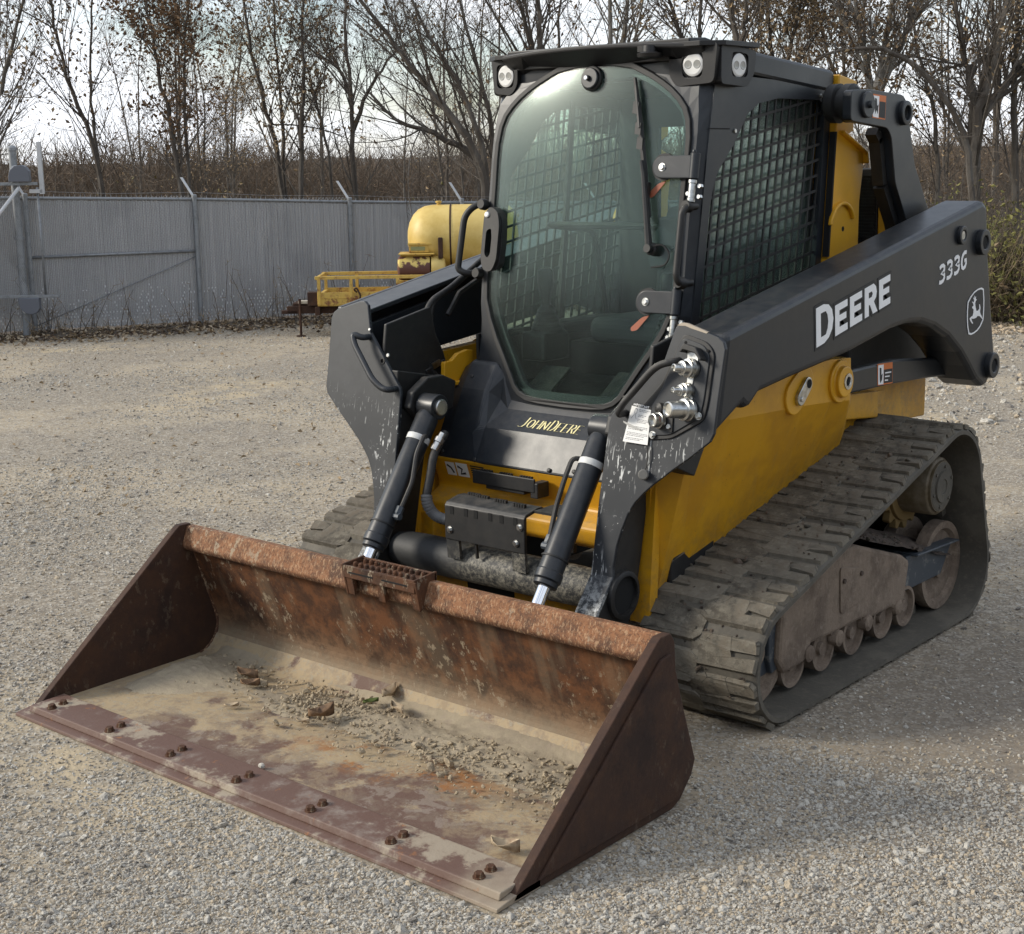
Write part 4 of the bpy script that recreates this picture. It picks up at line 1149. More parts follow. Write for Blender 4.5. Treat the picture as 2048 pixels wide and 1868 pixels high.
    b = MB(); b.px([(.958, 2.018), (1.062, 2.012), (1.060, 1.925), (.956, 1.932)], sx * .6402, sx * .6410); b.build('warning_label', m_orange, bp_)
    b = MB(); b.px([(.960, 2.012), (1.005, 2.010), (1.004, 1.932), (.958, 1.936)], sx * .6412, sx * .6417); b.build('warning_label', m_white, bp_)
    b = MB(); b.px([(1.008, 1.992), (1.058, 1.989), (1.057, 1.930), (1.008, 1.934)], sx * .6412, sx * .6417); b.build('warning_label', m_ink, bp_)
    b = MB(); b.px([(.972, 2.004), (.985, 2.0), (.990, 1.975), (1.0, 1.98), (.996, 1.945), (.985, 1.96), (.975, 1.945), (.970, 1.975)], sx * .6418, sx * .6422); b.build('warning_figure', m_ink, bp_)
# engine hood behind the cab
b = MB(); b.px([(.95, .80), (.95, 1.44), (1.15, 1.50), (1.50, 1.46), (1.62, 1.30), (1.62, .80)], -.42, .42); hood = b.build('engine_hood', m_char, loader, .03)
b = MB(); b.px([(.93, .93), (.93, 1.22), (1.52, 1.21), (1.66, 1.04), (1.66, .95)], -.59, .59); b.build('engine_side', m_black, loader, .01)
b = MB(); b.box(.12, .482, 1.34, 1.40, 1.40, 1.745); gr = b.build('radiator', m_black, loader, .006)
b = MB()
for i in range(22): b.box(.13, .474, 1.334, 1.340, 1.43 + i * .0135, 1.436 + i * .0135)
o = b.build('radiator_fin', m_black, gr); tag(o, kind='stuff')
b = MB(); b.py(round2([(.486, 1.40), (.530, 1.40), (.530, 1.56), (.505, 1.68), (.486, 1.72)], .01), 1.34, 1.46); b.build('screen_post', m_yellow, loader, .004)
b = MB(); b.px([(.95, .75), (1.60, .72), (1.60, .90), (1.22, .93), (.95, .93)], -.60, .60); b.build('rear_frame', m_fyel, loader, .008)
b = MB(); b.px([(.62, .84), (1.05, .795), (1.05, .90), (.62, .93)], .45, .66); b.build('rear_frame', m_fyel, loader, .006)

# ------------------------------------------------------------------ tilt cylinders
for sx in (1, -1):
    P0 = Vector((sx * .390, -.362, .932)); d = Vector((0, -.573, -.8195)).normalized()
    at = lambda t, du=0, dx=0: P0 + d * t + Vector((dx, 0, 0)) + Vector((0, -.8195, .573)) * du
    b = MB(); b.lathe(at(.03), d, [(0, .036), (.02, .042), (.483, .042), (.485, .0455), (.513, .0455), (.518, .040), (.533, .040), (.536, .030)], 32)
    b.lathe(P0 - Vector((.040, 0, 0)), (1, 0, 0), [(0, .044), (.002, .046), (.078, .046), (.080, .044)], 32)
    b.lathe(at(.0), d, [(0, .030), (.035, .034), (.055, .040), (.06, .0415)], 32)
    cy = b.build('tilt_cylinder', m_char, loader, .004)
    b = MB(); b.lathe(at(.123), d, [(0, .0423), (.002, .0432), (.020, .0432), (.022, .0423)], 32); b.build('cylinder_band', Mat('band_white', .5, 0, (.62, .62, .60)).done(), cy)
    b = MB(); b.lathe(P0 + Vector((-sx * .038, 0, 0)), (-sx, 0, 0), [(0, .030), (.010, .030), (.013, .026)], 24); b.build('cylinder_pin', m_zinc, cy)
    b = MB(); b.lathe(at(.493), d, [(0, .0215), (.36, .0215)], 24); b.build('cylinder_rod', m_chrome, cy)
    b = MB(); b.lathe(at(.466), d, [(0, .0458), (.003, .0462), (.006, .0458)], 32); b.build('gland_ring', m_rubber, cy)
    b = MB(); b.px([(-.25, 1.03), (-.18, 1.0), (-.20, .90), (-.36, .86), (-.43, .93), (-.41, .985), (-.33, 1.03)], sx * .435, sx * .47); b.build('cylinder_ear', m_black, loader, .006)
    # hard line and fitting along the barrel
    ix = -sx * .055
    b = MB(); b.tube(rounded([at(.12, .0, ix * .6), at(.13, .035, ix), at(.20, .035, ix), at(.30, .01, ix * 1.2), at(.39, .0, ix), at(.42, .0, ix * .9)], .02, 4), .0085, 8); b.build('cylinder_hose', m_hose, cy)
    b = MB(); b.hexa(at(.395, 0, ix * .92), d, .015, .032); b.lathe(at(.432, 0, ix * 1.0), (sx, 0, 0), [(-.012, .013), (.03, .013)], 8, False); b.build('cylinder_fitting', m_blue, cy, .001)
# cross tube between the legs
b = MB(); b.lathe((-.46, -.480, .420), (1, 0, 0), [(0, .058), (.05, .066), (.12, .0685), (.80, .0685), (.87, .066), (.92, .058)], 36)
xt = b.build('cross_tube', m_tubewear, loader)
# guard box with serrated edge, carried on the tube
b = MB()
b.px([(-.570, .520), (-.570, .640), (-.560, .652), (-.50, .665), (-.47, .664), (-.47, .652), (-.50, .653), (-.556, .640), (-.556, .520)], -.146, .212)
b.px([(-.568, .522), (-.568, .63), (-.50, .652), (-.48, .60), (-.50, .52)], -.146, -.138)
gb = b.build('hose_guard', m_black, loader, .003)
b = MB()
for x in (-.146, .150):
    b.px([(-.565, .525), (-.553, .525), (-.545, .455), (-.560, .450)], x, x + .058)
b.build('guard_foot', m_tubewear, gb, .001)
b = MB(); b.px([(-.56, .52), (-.55, .52), (-.545, .465), (-.555, .465)], -.02, -.012); b.build('guard_foot', m_black, gb)
for i, x in enumerate((-.12, -.055, -.010, .055, .105, .165)):
    b = MB(); b.box(x, x + .016, -.5715, -.5700, .612, .640); b.build('slot', m_hole, gb)
for (x, z) in [(-.122, .556), (.193, .610), (.176, .553)]:
    b = MB(); b.hexa((x, -.570, z), (0, -1, 0), .0095, .009); b.lathe((x, -.570, z), (0, -1, 0), [(0, .013), (.003, .013)], 12); b.build('bolt', m_zinc, gb)
b = MB()
for (x0, y) in [(-.06, -.50), (.03, -.51), (.12, -.52), (-.11, -.49)]:
    for i in range(5): b.box(x0 + i * .011, x0 + i * .011 + .007, y, y + .012, .652, .674)
o = b.build('grip_tooth', m_black, gb); tag(o, kind='stuff')
b = MB(); b.box(.21, .33, -.46, -.44, .52, .55); b.box(.21, .345, -.52, -.40, .652, .660); b.build('guard_arm', m_black, gb)
# serrated step in front of the cover
b = MB(); b.box(-.255, .035, -.300, -.235, .672, .680); b.px([(-.302, .705), (-.295, .705), (-.290, .660), (-.302, .655)], -.255, .035); b.box(-.20, -.02, -.292, -.24, .640, .672); b.box(.015, .048, -.300, -.235, .635, .690)
stp = b.build('front_step', m_black, loader, .003)
b = MB()
for i in range(24):
    if i % 8 < 5:
        b.box(-.248 + i * .0118, -.248 + i * .0118 + .007, -.270, -.258, .680, .702)
o = b.build('grip_tooth', m_black, stp); tag(o, kind='stuff')
# decals on the front plate
def FP(u, v, d): # u = x, v along the plate from its top
    y = -.238 + .038 * (v / .108); return (u, y - d, .718 - v)
def decal(x0, x1, v0, v1, mat, d):
    b = MB(); b.prism([(x0, v0), (x1, v0), (x1, v1), (x0, v1)], lambda u, v: FP(u, v, d), lambda u, v: FP(u, v, d + .0006)); return b.build('decal', mat, frame)
decal(-.455, -.410, .018, .070, m_white2, .001); decal(-.402, -.345, .016, .070, m_white2, .001); decal(-.338, -.335, .012, .072, m_orange, .001)
b = MB()
for i in range(6):
    b.prism([(-.33, .018 + i * .009), (-.262 - (i % 3) * .012, .018 + i * .009), (-.262 - (i % 3) * .012, .023 + i * .009), (-.33, .023 + i * .009)], lambda u, v: FP(u, v, .001), lambda u, v: FP(u, v, .0014))
b.build('decal_print', m_ink, frame)
b = MB(); stroke([(-.448, .03), (-.43, .04), (-.42, .06)], .008, lambda u, v: FP(u, v, .0017), lambda u, v: FP(u, v, .002), b); stroke([(-.395, .03), (-.375, .04), (-.385, .06), (-.36, .055)], .009, lambda u, v: FP(u, v, .0017), lambda u, v: FP(u, v, .002), b); b.build('decal_print', m_ink, frame, fix=False)
# hoses at the right of the left cylinder
b = MB(); pts = rounded([(-.33, -.36, .84), (-.315, -.44, .78), (-.305, -.47, .70), (-.30, -.505, .62), (-.28, -.48, .56), (-.20, -.46, .55), (-.10, -.48, .56)], .05, 6)
b.tube(pts, .016, 10); hs = b.build('hydraulic_hose', m_hose, loader)
b = MB()
for i in range(len(pts) // 2 - 2, len(pts) - 2):
    p, q = Vector(pts[i]), Vector(pts[i + 1])
    if (q - p).length < .004: continue
    m = int(max(1, (q - p).length / .022))
    for k in range(m):
        c = p.lerp(q, k / m); b.lathe(c, q - p, [(0, .018), (.003, .0205), (.010, .0205), (.013, .018)], 12)
b.build('spiral_guard', Mat('grey_spiral_guard', .6, 0, (.13, .13, .13)).done(), hs)
b = MB(); b.lathe((-.318, -.435, .79), (.05, .5, .6), [(0, .015), (.03, .015), (.032, .018), (.05, .018), (.052, .013), (.07, .013)], 12); b.build('hose_fitting', m_zinc, hs)
for off in (0, .045):
    b = MB(); b.tube(rounded([(-.60, .20, 1.44), (-.60, -.02 + off * .3, 1.325), (-.60, -.135 + off * .2, 1.284), (-.60, -.215 + off * 1.5, 1.15), (-.60, -.169 + off * 1.3, 1.047), (-.56, -.10 + off, .95), (-.50, -.10 + off, .90)], .04, 5), .0115 if off == 0 else .010, 10); o = b.build('hydraulic_line', m_black, loader)
b = MB(); b.obox((-.60, -.13, 1.02), (1, 0, 0), (0, 1, .3), (0, -.3, 1), .02, .055, .025); b.build('line_clamp', m_black, loader, .004)
b = MB(); b.tube([(-.62, .30, 1.40), (-.62, .05, 1.30), (-.62, -.02, 1.22)], .010, 8); b.build('hydraulic_line', m_black, loader)
b = MB(); b.obox((-.578, -.135, 1.045), (1, 0, 0), (0, 1, .3), (0, -.3, 1), .004, .022, .012); b.build('line_bracket', m_zinc, loader)

# ------------------------------------------------------------------ undercarriages
def hull(circs, off, n=200):
    """outline of a belt round circles, as points every bit of its length; returns points and outward normals"""
    pts = []
    for i, (y, z, r) in enumerate(circs):
        for k in range(240):
            a = 2 * math.pi * k / 240
            pts.append((y + (r + off) * math.cos(a), z + (r + off) * math.sin(a)))
    pts = sorted(set(pts))
    def half(P):
        h = []
        for p in P:
            while len(h) > 1 and (h[-1][0] - h[-2][0]) * (p[1] - h[-2][1]) - (h[-1][1] - h[-2][1]) * (p[0] - h[-2][0]) <= 0: h.pop()
            h.append(p)
        return h
    H = half(pts)[:-1] + half(pts[::-1])[:-1]
    H = [Vector(p) for p in H]
    L = [0]
    for i in range(len(H)): L.append(L[-1] + (H[(i + 1) % len(H)] - H[i]).length)
    out = []; i = 0
    for k in range(n):
        t = L[-1] * k / n
        while L[i + 1] < t: i += 1
        a, c = H[i], H[(i + 1) % len(H)]
        out.append(a.lerp(c, (t - L[i]) / max(1e-9, L[i + 1] - L[i])))
    return out, L[-1]
CIR = [(-.196, .208, .182), (1.185, .208, .184), (1.055, .560, .205)]
N_LUG = 33
def lug_mesh(seed, w0, w1):
    """one tread bar: raised, chamfered, with a notch; local x across, y along the belt, z outward"""
    r = random.Random(seed)
    b = MB()
    j = lambda s: r.uniform(-s, s)
    w = w1 - w0; e = w0 if abs(w0) > abs(w1) else w1; q = w0 + w1 - e; dr = 1 if e > q else -1
    ex, inn, mid = e, q, e - dr * abs(w) * .48
    mid = e - dr * abs(w) * r.uniform(.30, .42); nw = r.uniform(.008, .011)
    ol = [(inn, -.034), (inn + dr * .025, -.055), (ex - dr * .010, -.056), (ex, -.048), (ex, -nw), (mid, -nw), (mid, nw), (ex, nw), (ex, .050), (ex - dr * .010, .057), (inn + dr * .03, .057), (inn, .034)]
    low, top = [], []
    for (x, y) in ol:
        x += j(.006); y += j(.005)
        low.append((x, y, -.004)); top.append((x * .985 + .001, y * .90, .014 + j(.004)))
    m_ = len(ol); tris = tessellate_polygon([[Vector((p[0], p[1], 0)) for p in top]])
    b.add(low + top, [(i, (i + 1) % m_, m_ + (i + 1) % m_, m_ + i) for i in range(m_)] + [tuple(m_ + i for i in t) for t in tris])
    me = b.build('tread_bar', m_track, None, .0).data
    o = bpy.data.objects[-1] if False else [q for q in COL.objects if q.data is me][0]
    bpy.data.objects.remove(o)
    return me
# across the belt (x from -.225 to .225): inner and outer bars, staggered by half a pitch
lug_in = [lug_mesh(i, -.224, .016) for i in range(5)]
lug_out = [lug_mesh(9 + i, -.016, .221) for i in range(5)]
for sx in (1, -1):
    pts, Lb = hull(CIR, .020, 184)
    n = len(pts)
    v, f = [], []
    nor = []
    for i in range(n):
        t = (pts[(i + 1) % n] - pts[i - 1]).normalized(); nor.append(Vector((t.y, -t.x)))
    rr = random.Random(3)
    XS = [-.225, -.218, 0, .206, .225]
    for i in range(n):
        for x, o in zip(XS, (-.006, .004, .004, .003, -.008)):
            d = o + rr.uniform(-.0015, .0015); v.append((sx * (.772 + x), pts[i].x + nor[i].x * d, pts[i].y + nor[i].y * d))
        for x in (.225, -.225):
            v.append((sx * (.772 + x), pts[i].x - nor[i].x * .024, pts[i].y - nor[i].y * .024))
    m = 7
    for i in range(n):
        j = (i + 1) % n
        for a in range(m): f.append((i * m + a, i * m + (a + 1) % m, j * m + (a + 1) % m, j * m + a))
    b = MB(); b.add(v, f, True)
    tr = b.build('rubber_track', [m_belt], loader)
    if sx > 0: TRACK_PTS, TRACK_NOR = pts, nor
    for k in range(N_LUG):
        for row in (0, 1):
            q, _ = (k + (.5 if row else 0)) / N_LUG * n, 0
            i = int(q) % n; fr = q - int(q)
            p = pts[i].lerp(pts[(i + 1) % n], fr); no = nor[i].lerp(nor[(i + 1) % n], fr).normalized(); tg = Vector((-no.y, no.x))
            me = (lug_out if row else lug_in)[(k * 7 + row) % 5]
            o = bpy.data.objects.new('tread_bar', me); COL.objects.link(o); o.parent = tr
            M4 = Matrix(((sx, 0, 0, sx * .772), (0, tg.x, no.x, p.x), (0, tg.y, no.y, p.y), (0, 0, 0, 1)))
            o.matrix_local = M4
    if sx < 0: tr.location = (-.05, -.09, 0)
    # inside guide ribs of the belt
    b = MB()
    for k in range(N_LUG):
        q = int(k / N_LUG * n); p = pts[q] - nor[q] * .024; tg = Vector((-nor[q].y, nor[q].x))
        for x in (-.05, .05):
            b.obox((sx * (.772 + x), p.x - nor[q].x * .016, p.y - nor[q].y * .016), (1, 0, 0), (0, tg.x, tg.y), (0, nor[q].x, nor[q].y), .014, .02, .017)
    o = b.build('guide_lug', m_belt, tr); tag(o, kind='stuff')
    # track frame
    xo = .905
    b = MB()
    b.px([(-.085, .385), (.30, .455), (.42, .455), (.80, .335), (.86, .30), (.83, .165), (.78, .115), (.72, .15), (.54, .15), (.50, .165), (.34, .165), (.28, .165), (.12, .17), (.08, .115), (-.06, .110), (-.10, .16)], sx * .66, sx * xo)
    tf = b.build('track_frame', m_mud, loader, .014)
    # mud heaped along its top
    NXm, NYm = 8, 26; v, f = [], []; r5 = random.Random(8)
    for i in range(NYm + 1):
        y = -.05 + 1.28 * i / NYm
        zt = .395 + .075 * min(1, (y + .05) / .4) - max(0, y - .45) * .30
        for jx in range(NXm + 1):
            x = .665 + (.905 - .665) * jx / NXm
            h = .045 * math.sin(math.pi * min(.96, jx / NXm) ** .7) + r5.uniform(-.006, .012)
            v.append((sx * x, y + r5.uniform(-.01, .01), zt + (h if 0 < jx < NXm else -.004 + r5.uniform(0, .006))))
    for i in range(NYm):
        for jx in range(NXm): f.append((i * (NXm + 1) + jx, i * (NXm + 1) + jx + 1, (i + 1) * (NXm + 1) + jx + 1, (i + 1) * (NXm + 1) + jx))
    b = MB(); b.add(v, f, True); b.build('caked_mud', m_mud_dark, tf)
    b = MB(); b.px([round2([(.30, .40), (.47, .36), (.47, .24), (.31, .225)], .02)], sx * xo, sx * (xo + .006)); b.build('access_cover', m_mud, tf, .003)
    for (y, z) in [(.325, .345), (.452, .345)]:
        b = MB(); b.hexa((sx * (xo + .005), y, z), (sx, 0, 0), .010, .008); b.build('bolt', m_mud_dark, tf)
    b = MB(); b.px([(.86, .312), (1.265, .290), (1.24, .262), (1.17, .175), (.86, .178)], sx * .80, sx * (xo - .015)); b.px([(.90, .318), (1.275, .300), (1.275, .292), (.90, .306)], sx * .72, sx * (xo + .012)); b.build('frame_extension', m_blue, tf, .004)
    b = MB(); b.px([(-.30, .16), (-.28, .22), (-.14, .35), (-.10, .37), (-.06, .36), (-.06, .12), (-.17, .115)], sx * .70, sx * .865); b.px([(-.13, .36), (-.10, .385), (-.07, .36), (-.07, .13), (-.11, .12), (-.13, .18)], sx * .70, sx * .885); b.build('idler_yoke', m_blue, tf, .006)
    def roller(y, z, r, x1, name):
        b = MB(); b.lathe((sx * .69, y, z), (sx, 0, 0), [(0, r), (.05, r), (.055, r * .72), (x1 - .69 - .055, r * .72), (x1 - .69 - .05, r), (x1 - .69, r), (x1 - .69, r * .84), (x1 - .69 - .018, r * .78), (x1 - .69 - .018, r * .30), (x1 - .69 - .004, r * .28)], 36)
        return b.build(name, m_mud, tf)
    for y in (.015, .225, .445, .675, .86): roller(y, .120, .078, .893, 'track_roller')
    roller(-.190, .208, .172, .880, 'idler'); roller(1.185, .208, .176, .885, 'idler')
    for y in (.10, .31, .53, .77):
        b = MB(); b.lathe((sx * .88, y, .140), (sx, 0, 0), [(0, .032), (.030, .030), (.036, .018)], 10); b.build('roller_bracket', m_mud, tf)
    # drive motor and sprocket
    b = MB(); b.lathe((sx * .62, 1.05, .555), (sx, 0, 0), [(0, .118), (.295, .112), (.30, .108), (.302, .100), (.312, .098)], 40); dm = b.build('drive_motor', m_drive, loader)
    b = MB(); b.lathe((sx * .9315, 1.05, .555), (sx, 0, 0), [(0, .096), (.003, .092), (.003, .062), (.010, .060), (.010, .030), (.006, .028)], 36); b.build('motor_cap', m_belt, dm)
    for k in range(6):
        a = k * math.pi / 3 + .3
        b = MB(); b.hexa((sx * .934, 1.05 + .078 * math.cos(a), .555 + .078 * math.sin(a)), (sx, 0, 0), .007, .006); b.build('bolt', m_belt, dm)
    sp_ = []
    for k in range(64):
        a = 2 * math.pi * k / 64; r = .185 if (k % 4) < 2 else .158
        sp_.append((1.05 + r * math.cos(a), .555 + r * math.sin(a)))
    b = MB(); b.px([sp_], sx * .755, sx * .785); b.px([[(1.05 + .15 * math.cos(a), .555 + .15 * math.sin(a)) for a in [k * math.pi / 16 for k in range(32)]]], sx * .70, sx * .80); b.build('drive_sprocket', Mat('mustard_sprocket', .8, 0, (.20, .135, .05)).done(), loader, .003)
    b = MB(); b.px([(-.1, .30), (.3, .46), (.9, .70), (1.2, .70), (1.30, .30), (1.25, .12), (-.1, .12)], sx * .57, sx * .62); b.build('inner_guard', m_hole, loader)
# ================================================================== the yard
FH = Vector((CAM_F.x, CAM_F.y, 0)).normalized()
RH = Vector((FH.y, -FH.x, 0))
C0 = Vector((CAM_POS.x, CAM_POS.y, 0))
def YD(lat, D, z=0.0):
    """yard coordinates: metres to the side and away from where the photographer stood"""
    p = C0 + FH * D + RH * lat
    return Vector((p.x, p.y, z))
def sight(px, py, D):
    d = CAM_F + CAM_R * ((px - 1024) / 2953.72) - CAM_U * ((py - 934) / 2953.72)
    return CAM_POS + d * (D / (d.x * FH.x + d.y * FH.y))
nrng = np.random.default_rng(11)

# ground
def mk_ground():
    M = Mat('gravel_ground', .95, 0.0, (.235, .195, .142))
    n0 = M.noise(.55, 5, .6)
    n1 = M.noise(3.5, 6, .65)
    n2 = M.noise(60, 4, .7)
    M.over((.345, .28, .19), M.ramp(n0, .45, .60))
    M.over((.165, .138, .108), M.math('MULTIPLY', M.ramp(n1, .50, .66), .75))
    v = M.voro(120, 'F1', out='Color')
    sp = M.nt.nodes.new('ShaderNodeSeparateColor'); M.link(v, sp.inputs[0])
    M.over((.43, .39, .325), M.math('MULTIPLY', M.ramp(sp.outputs[0], .62, .9), .75))
    M.over((.12, .11, .095), M.math('MULTIPLY', M.ramp(sp.outputs[1], .7, .95), .6))
    v2 = M.voro(52, 'F1', out='Color')
    sp2 = M.nt.nodes.new('ShaderNodeSeparateColor'); M.link(v2, sp2.inputs[0])
    M.over((.42, .38, .31), M.math('MULTIPLY', M.ramp(sp2.outputs[0], .78, .95), .6))
    gx, gy = M.axis('X'), M.axis('Y')      # packed soil beside the loader, darkened further to paint in the machine's shadow
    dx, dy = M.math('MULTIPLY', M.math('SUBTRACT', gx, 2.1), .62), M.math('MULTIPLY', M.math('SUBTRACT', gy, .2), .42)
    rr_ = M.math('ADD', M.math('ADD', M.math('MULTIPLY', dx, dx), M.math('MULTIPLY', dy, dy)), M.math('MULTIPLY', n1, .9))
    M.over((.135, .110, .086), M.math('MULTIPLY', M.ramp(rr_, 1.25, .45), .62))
    M.over((.40, .325, .215), M.math('MULTIPLY', M.ramp(M.noise(1, 5, .6, (.35, .35, 1), (0, 0, .7), .8), .53, .62), M.ramp(n1, .40, .62)))
    M.bump(M.voro(120, 'F1'), .006, -.9)
    M.bump(M.voro(52, 'F1'), .010, -.6)
    M.bump(M.noise(14, 5, .65), .02, .5)
    M.bump(n1, .03, .5)
    return M.done()
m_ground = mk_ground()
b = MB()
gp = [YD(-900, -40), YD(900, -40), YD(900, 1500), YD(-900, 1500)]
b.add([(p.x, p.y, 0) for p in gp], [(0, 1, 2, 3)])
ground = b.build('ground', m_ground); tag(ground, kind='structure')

# loose stones on it
def stone_material(name, col):
    M = Mat(name, .9, 0.0, col)
    M.over(tuple(c * .55 for c in col), M.ramp(M.noise(2.5, 3, .6), .45, .7))
    return M.done()
stones_m = [stone_material('pale_stone', (.48, .45, .39)), stone_material('grey_stone', (.37, .345, .30)), stone_material('tan_stone', (.42, .35, .255)), stone_material('dark_stone', (.20, .18, .155))]
def stone_tree(stones_m, ids):
    ng = bpy.data.node_groups.new('gravel_scatter', 'GeometryNodeTree')
    ng.interface.new_socket('Geometry', in_out='INPUT', socket_type='NodeSocketGeometry')
    ng.interface.new_socket('Geometry', in_out='OUTPUT', socket_type='NodeSocketGeometry')
    N = ng.nodes; L = ng.links
    gi, go = N.new('NodeGroupInput'), N.new('NodeGroupOutput')
    gti = N.new('GeometryNodeGeometryToInstance')
    for i in range(10):
        ico = N.new('GeometryNodeMeshIcoSphere'); ico.inputs['Subdivisions'].default_value = 2; ico.inputs['Radius'].default_value = 1
        sp = N.new('GeometryNodeSetPosition')
        pos = N.new('GeometryNodeInputPosition')
        ad = N.new('ShaderNodeVectorMath'); ad.operation = 'ADD'; ad.inputs[1].default_value = (i * 7.3, i * 3.1, i * 1.7)
        nz = N.new('ShaderNodeTexNoise'); nz.inputs['Scale'].default_value = .9; nz.inputs['Detail'].default_value = 1.5
        sb = N.new('ShaderNodeVectorMath'); sb.operation = 'SUBTRACT'; sb.inputs[1].default_value = (.5, .5, .5)
        mu = N.new('ShaderNodeVectorMath'); mu.operation = 'SCALE'; mu.inputs['Scale'].default_value = 1.7
        L.new(pos.outputs[0], ad.inputs[0]); L.new(ad.outputs[0], nz.inputs['Vector'])
        L.new(nz.outputs['Color'], sb.inputs[0]); L.new(sb.outputs[0], mu.inputs[0])
        L.new(ico.outputs['Mesh'], sp.inputs['Geometry']); L.new(mu.outputs[0], sp.inputs['Offset'])
        tf = N.new('GeometryNodeTransform'); tf.inputs['Scale'].default_value = (1.0, .62 + .05 * (i % 5), .46 + .06 * (i % 4))
        L.new(sp.outputs[0], tf.inputs['Geometry'])
        sm = N.new('GeometryNodeSetMaterial'); sm.inputs['Material'].default_value = stones_m[ids[i]]
        L.new(tf.outputs[0], sm.inputs['Geometry'])
        L.new(sm.outputs[0], gti.inputs[0])
    iop = N.new('GeometryNodeInstanceOnPoints')
    iop.inputs['Pick Instance'].default_value = True
    def attr(nm, t):
        a = N.new('GeometryNodeInputNamedAttribute'); a.data_type = t; a.inputs['Name'].default_value = nm; return a.outputs['Attribute']
    L.new(gi.outputs[0], iop.inputs['Points']); L.new(gti.outputs[0], iop.inputs['Instance'])
    L.new(attr('pick', 'INT'), iop.inputs['Instance Index']); L.new(attr('turn', 'FLOAT_VECTOR'), iop.inputs['Rotation']); L.new(attr('size', 'FLOAT'), iop.inputs['Scale'])
    L.new(iop.outputs[0], go.inputs[0])
    return ng
def scatter_stones(name, P, S, ng):
    me = bpy.data.meshes.new(name)
    n = len(P)
    me.vertices.add(n); me.vertices.foreach_set('co', np.asarray(P, np.float32).ravel())
    a = me.attributes.new('size', 'FLOAT', 'POINT'); a.data.foreach_set('value', np.asarray(S, np.float32))
    a = me.attributes.new('pick', 'INT', 'POINT'); a.data.foreach_set('value', nrng.integers(0, 10, n).astype(np.int32))
    a = me.attributes.new('turn', 'FLOAT_VECTOR', 'POINT'); a.data.foreach_set('vector', (nrng.random((n, 3)) * np.array([.8, .8, 6.28])).astype(np.float32).ravel())
    o = bpy.data.objects.new(name, me); COL.objects.link(o)
    md = o.modifiers.new('scatter', 'NODES'); md.node_group = ng
    tag(o, kind='stuff'); return o
ng = stone_tree(stones_m, (0, 1, 0, 2, 1, 0, 2, 1, 3, 0))
n = 640000
D = 2.6 * np.exp(nrng.random(n) ** 1.12 * math.log(17.5 / 2.6))
lat = (nrng.random(n) - .5) * 2 * (D * .47 + .4)
fx, rx = np.array(FH[:]), np.array(RH[:])
P = np.array(C0[:]) + D[:, None] * fx + lat[:, None] * rx
S = np.exp(nrng.normal(0, .42, n)) * .0039 * (.70 + D * .050)
# loose gravel lies thick towards the left front and in a strip close by; it is thin on the packed lanes and beside the loader
def patchy(x, y, k=1.0):
    return (np.sin(x * 1.3 * k + 1.1 * np.sin(y * .9 * k)) + np.sin(y * 1.7 * k + 2.0 + .8 * np.sin(x * 2.1 * k)) + np.sin((x + y) * 3.1 * k)) / 3
pt = patchy(P[:, 0], P[:, 1])
sm = lambda a, b, x: np.clip((x - a) / (b - a), 0, 1)
near_l = sm(.25, -.45, lat) * sm(6.0, 4.9, D)
strip = sm(4.25, 3.85, D + .12 * np.sin(lat * 5) + .08 * np.sin(lat * 13))
beside = sm(-.1, .5, lat) * (1 - strip) * sm(9.5, 7.5, D)
lane = sm(.15, .75, np.sin(D * 1.55 + .25 * lat + .6 * np.sin(lat * .8)))
prob = (.40 + .45 * pt) * (1 - .72 * lane * (D > 5.2)) + .85 * near_l * (.75 + .4 * pt) + .9 * strip * (.7 + .5 * pt)
prob = prob * (1 - .80 * beside)
keep = nrng.random(n) < np.clip(prob, .035, 1)
inb = (np.abs(P[:, 0]) < 1.09) & (P[:, 1] > -1.73) & (P[:, 1] < -.84)
intr = (np.abs(np.abs(P[:, 0]) - .772) < .24) & (P[:, 1] > -.36) & (P[:, 1] < 1.36)
keep &= ~inb & ~intr
P, S = P[keep], S[keep]
big = nrng.random(len(P)) < .004
S[big] = S[big] * 1.6 + .003
S = np.minimum(S, .017)
P[:, 2] = S * .12
scatter_stones('gravel', P, S, ng)
n = 5000     # rows of larger stones pushed up beyond the loader and along the verge
D = 9.5 + nrng.random(n) * 7
lat = 2.4 + nrng.random(n) * 6 + (D - 9) * .1
P = np.array(C0[:]) + D[:, None] * fx + lat[:, None] * rx
S = np.exp(nrng.normal(0, .45, n)) * .014; P[:, 2] = S * .2
scatter_stones('rubble', P, np.minimum(S, .06), ng)

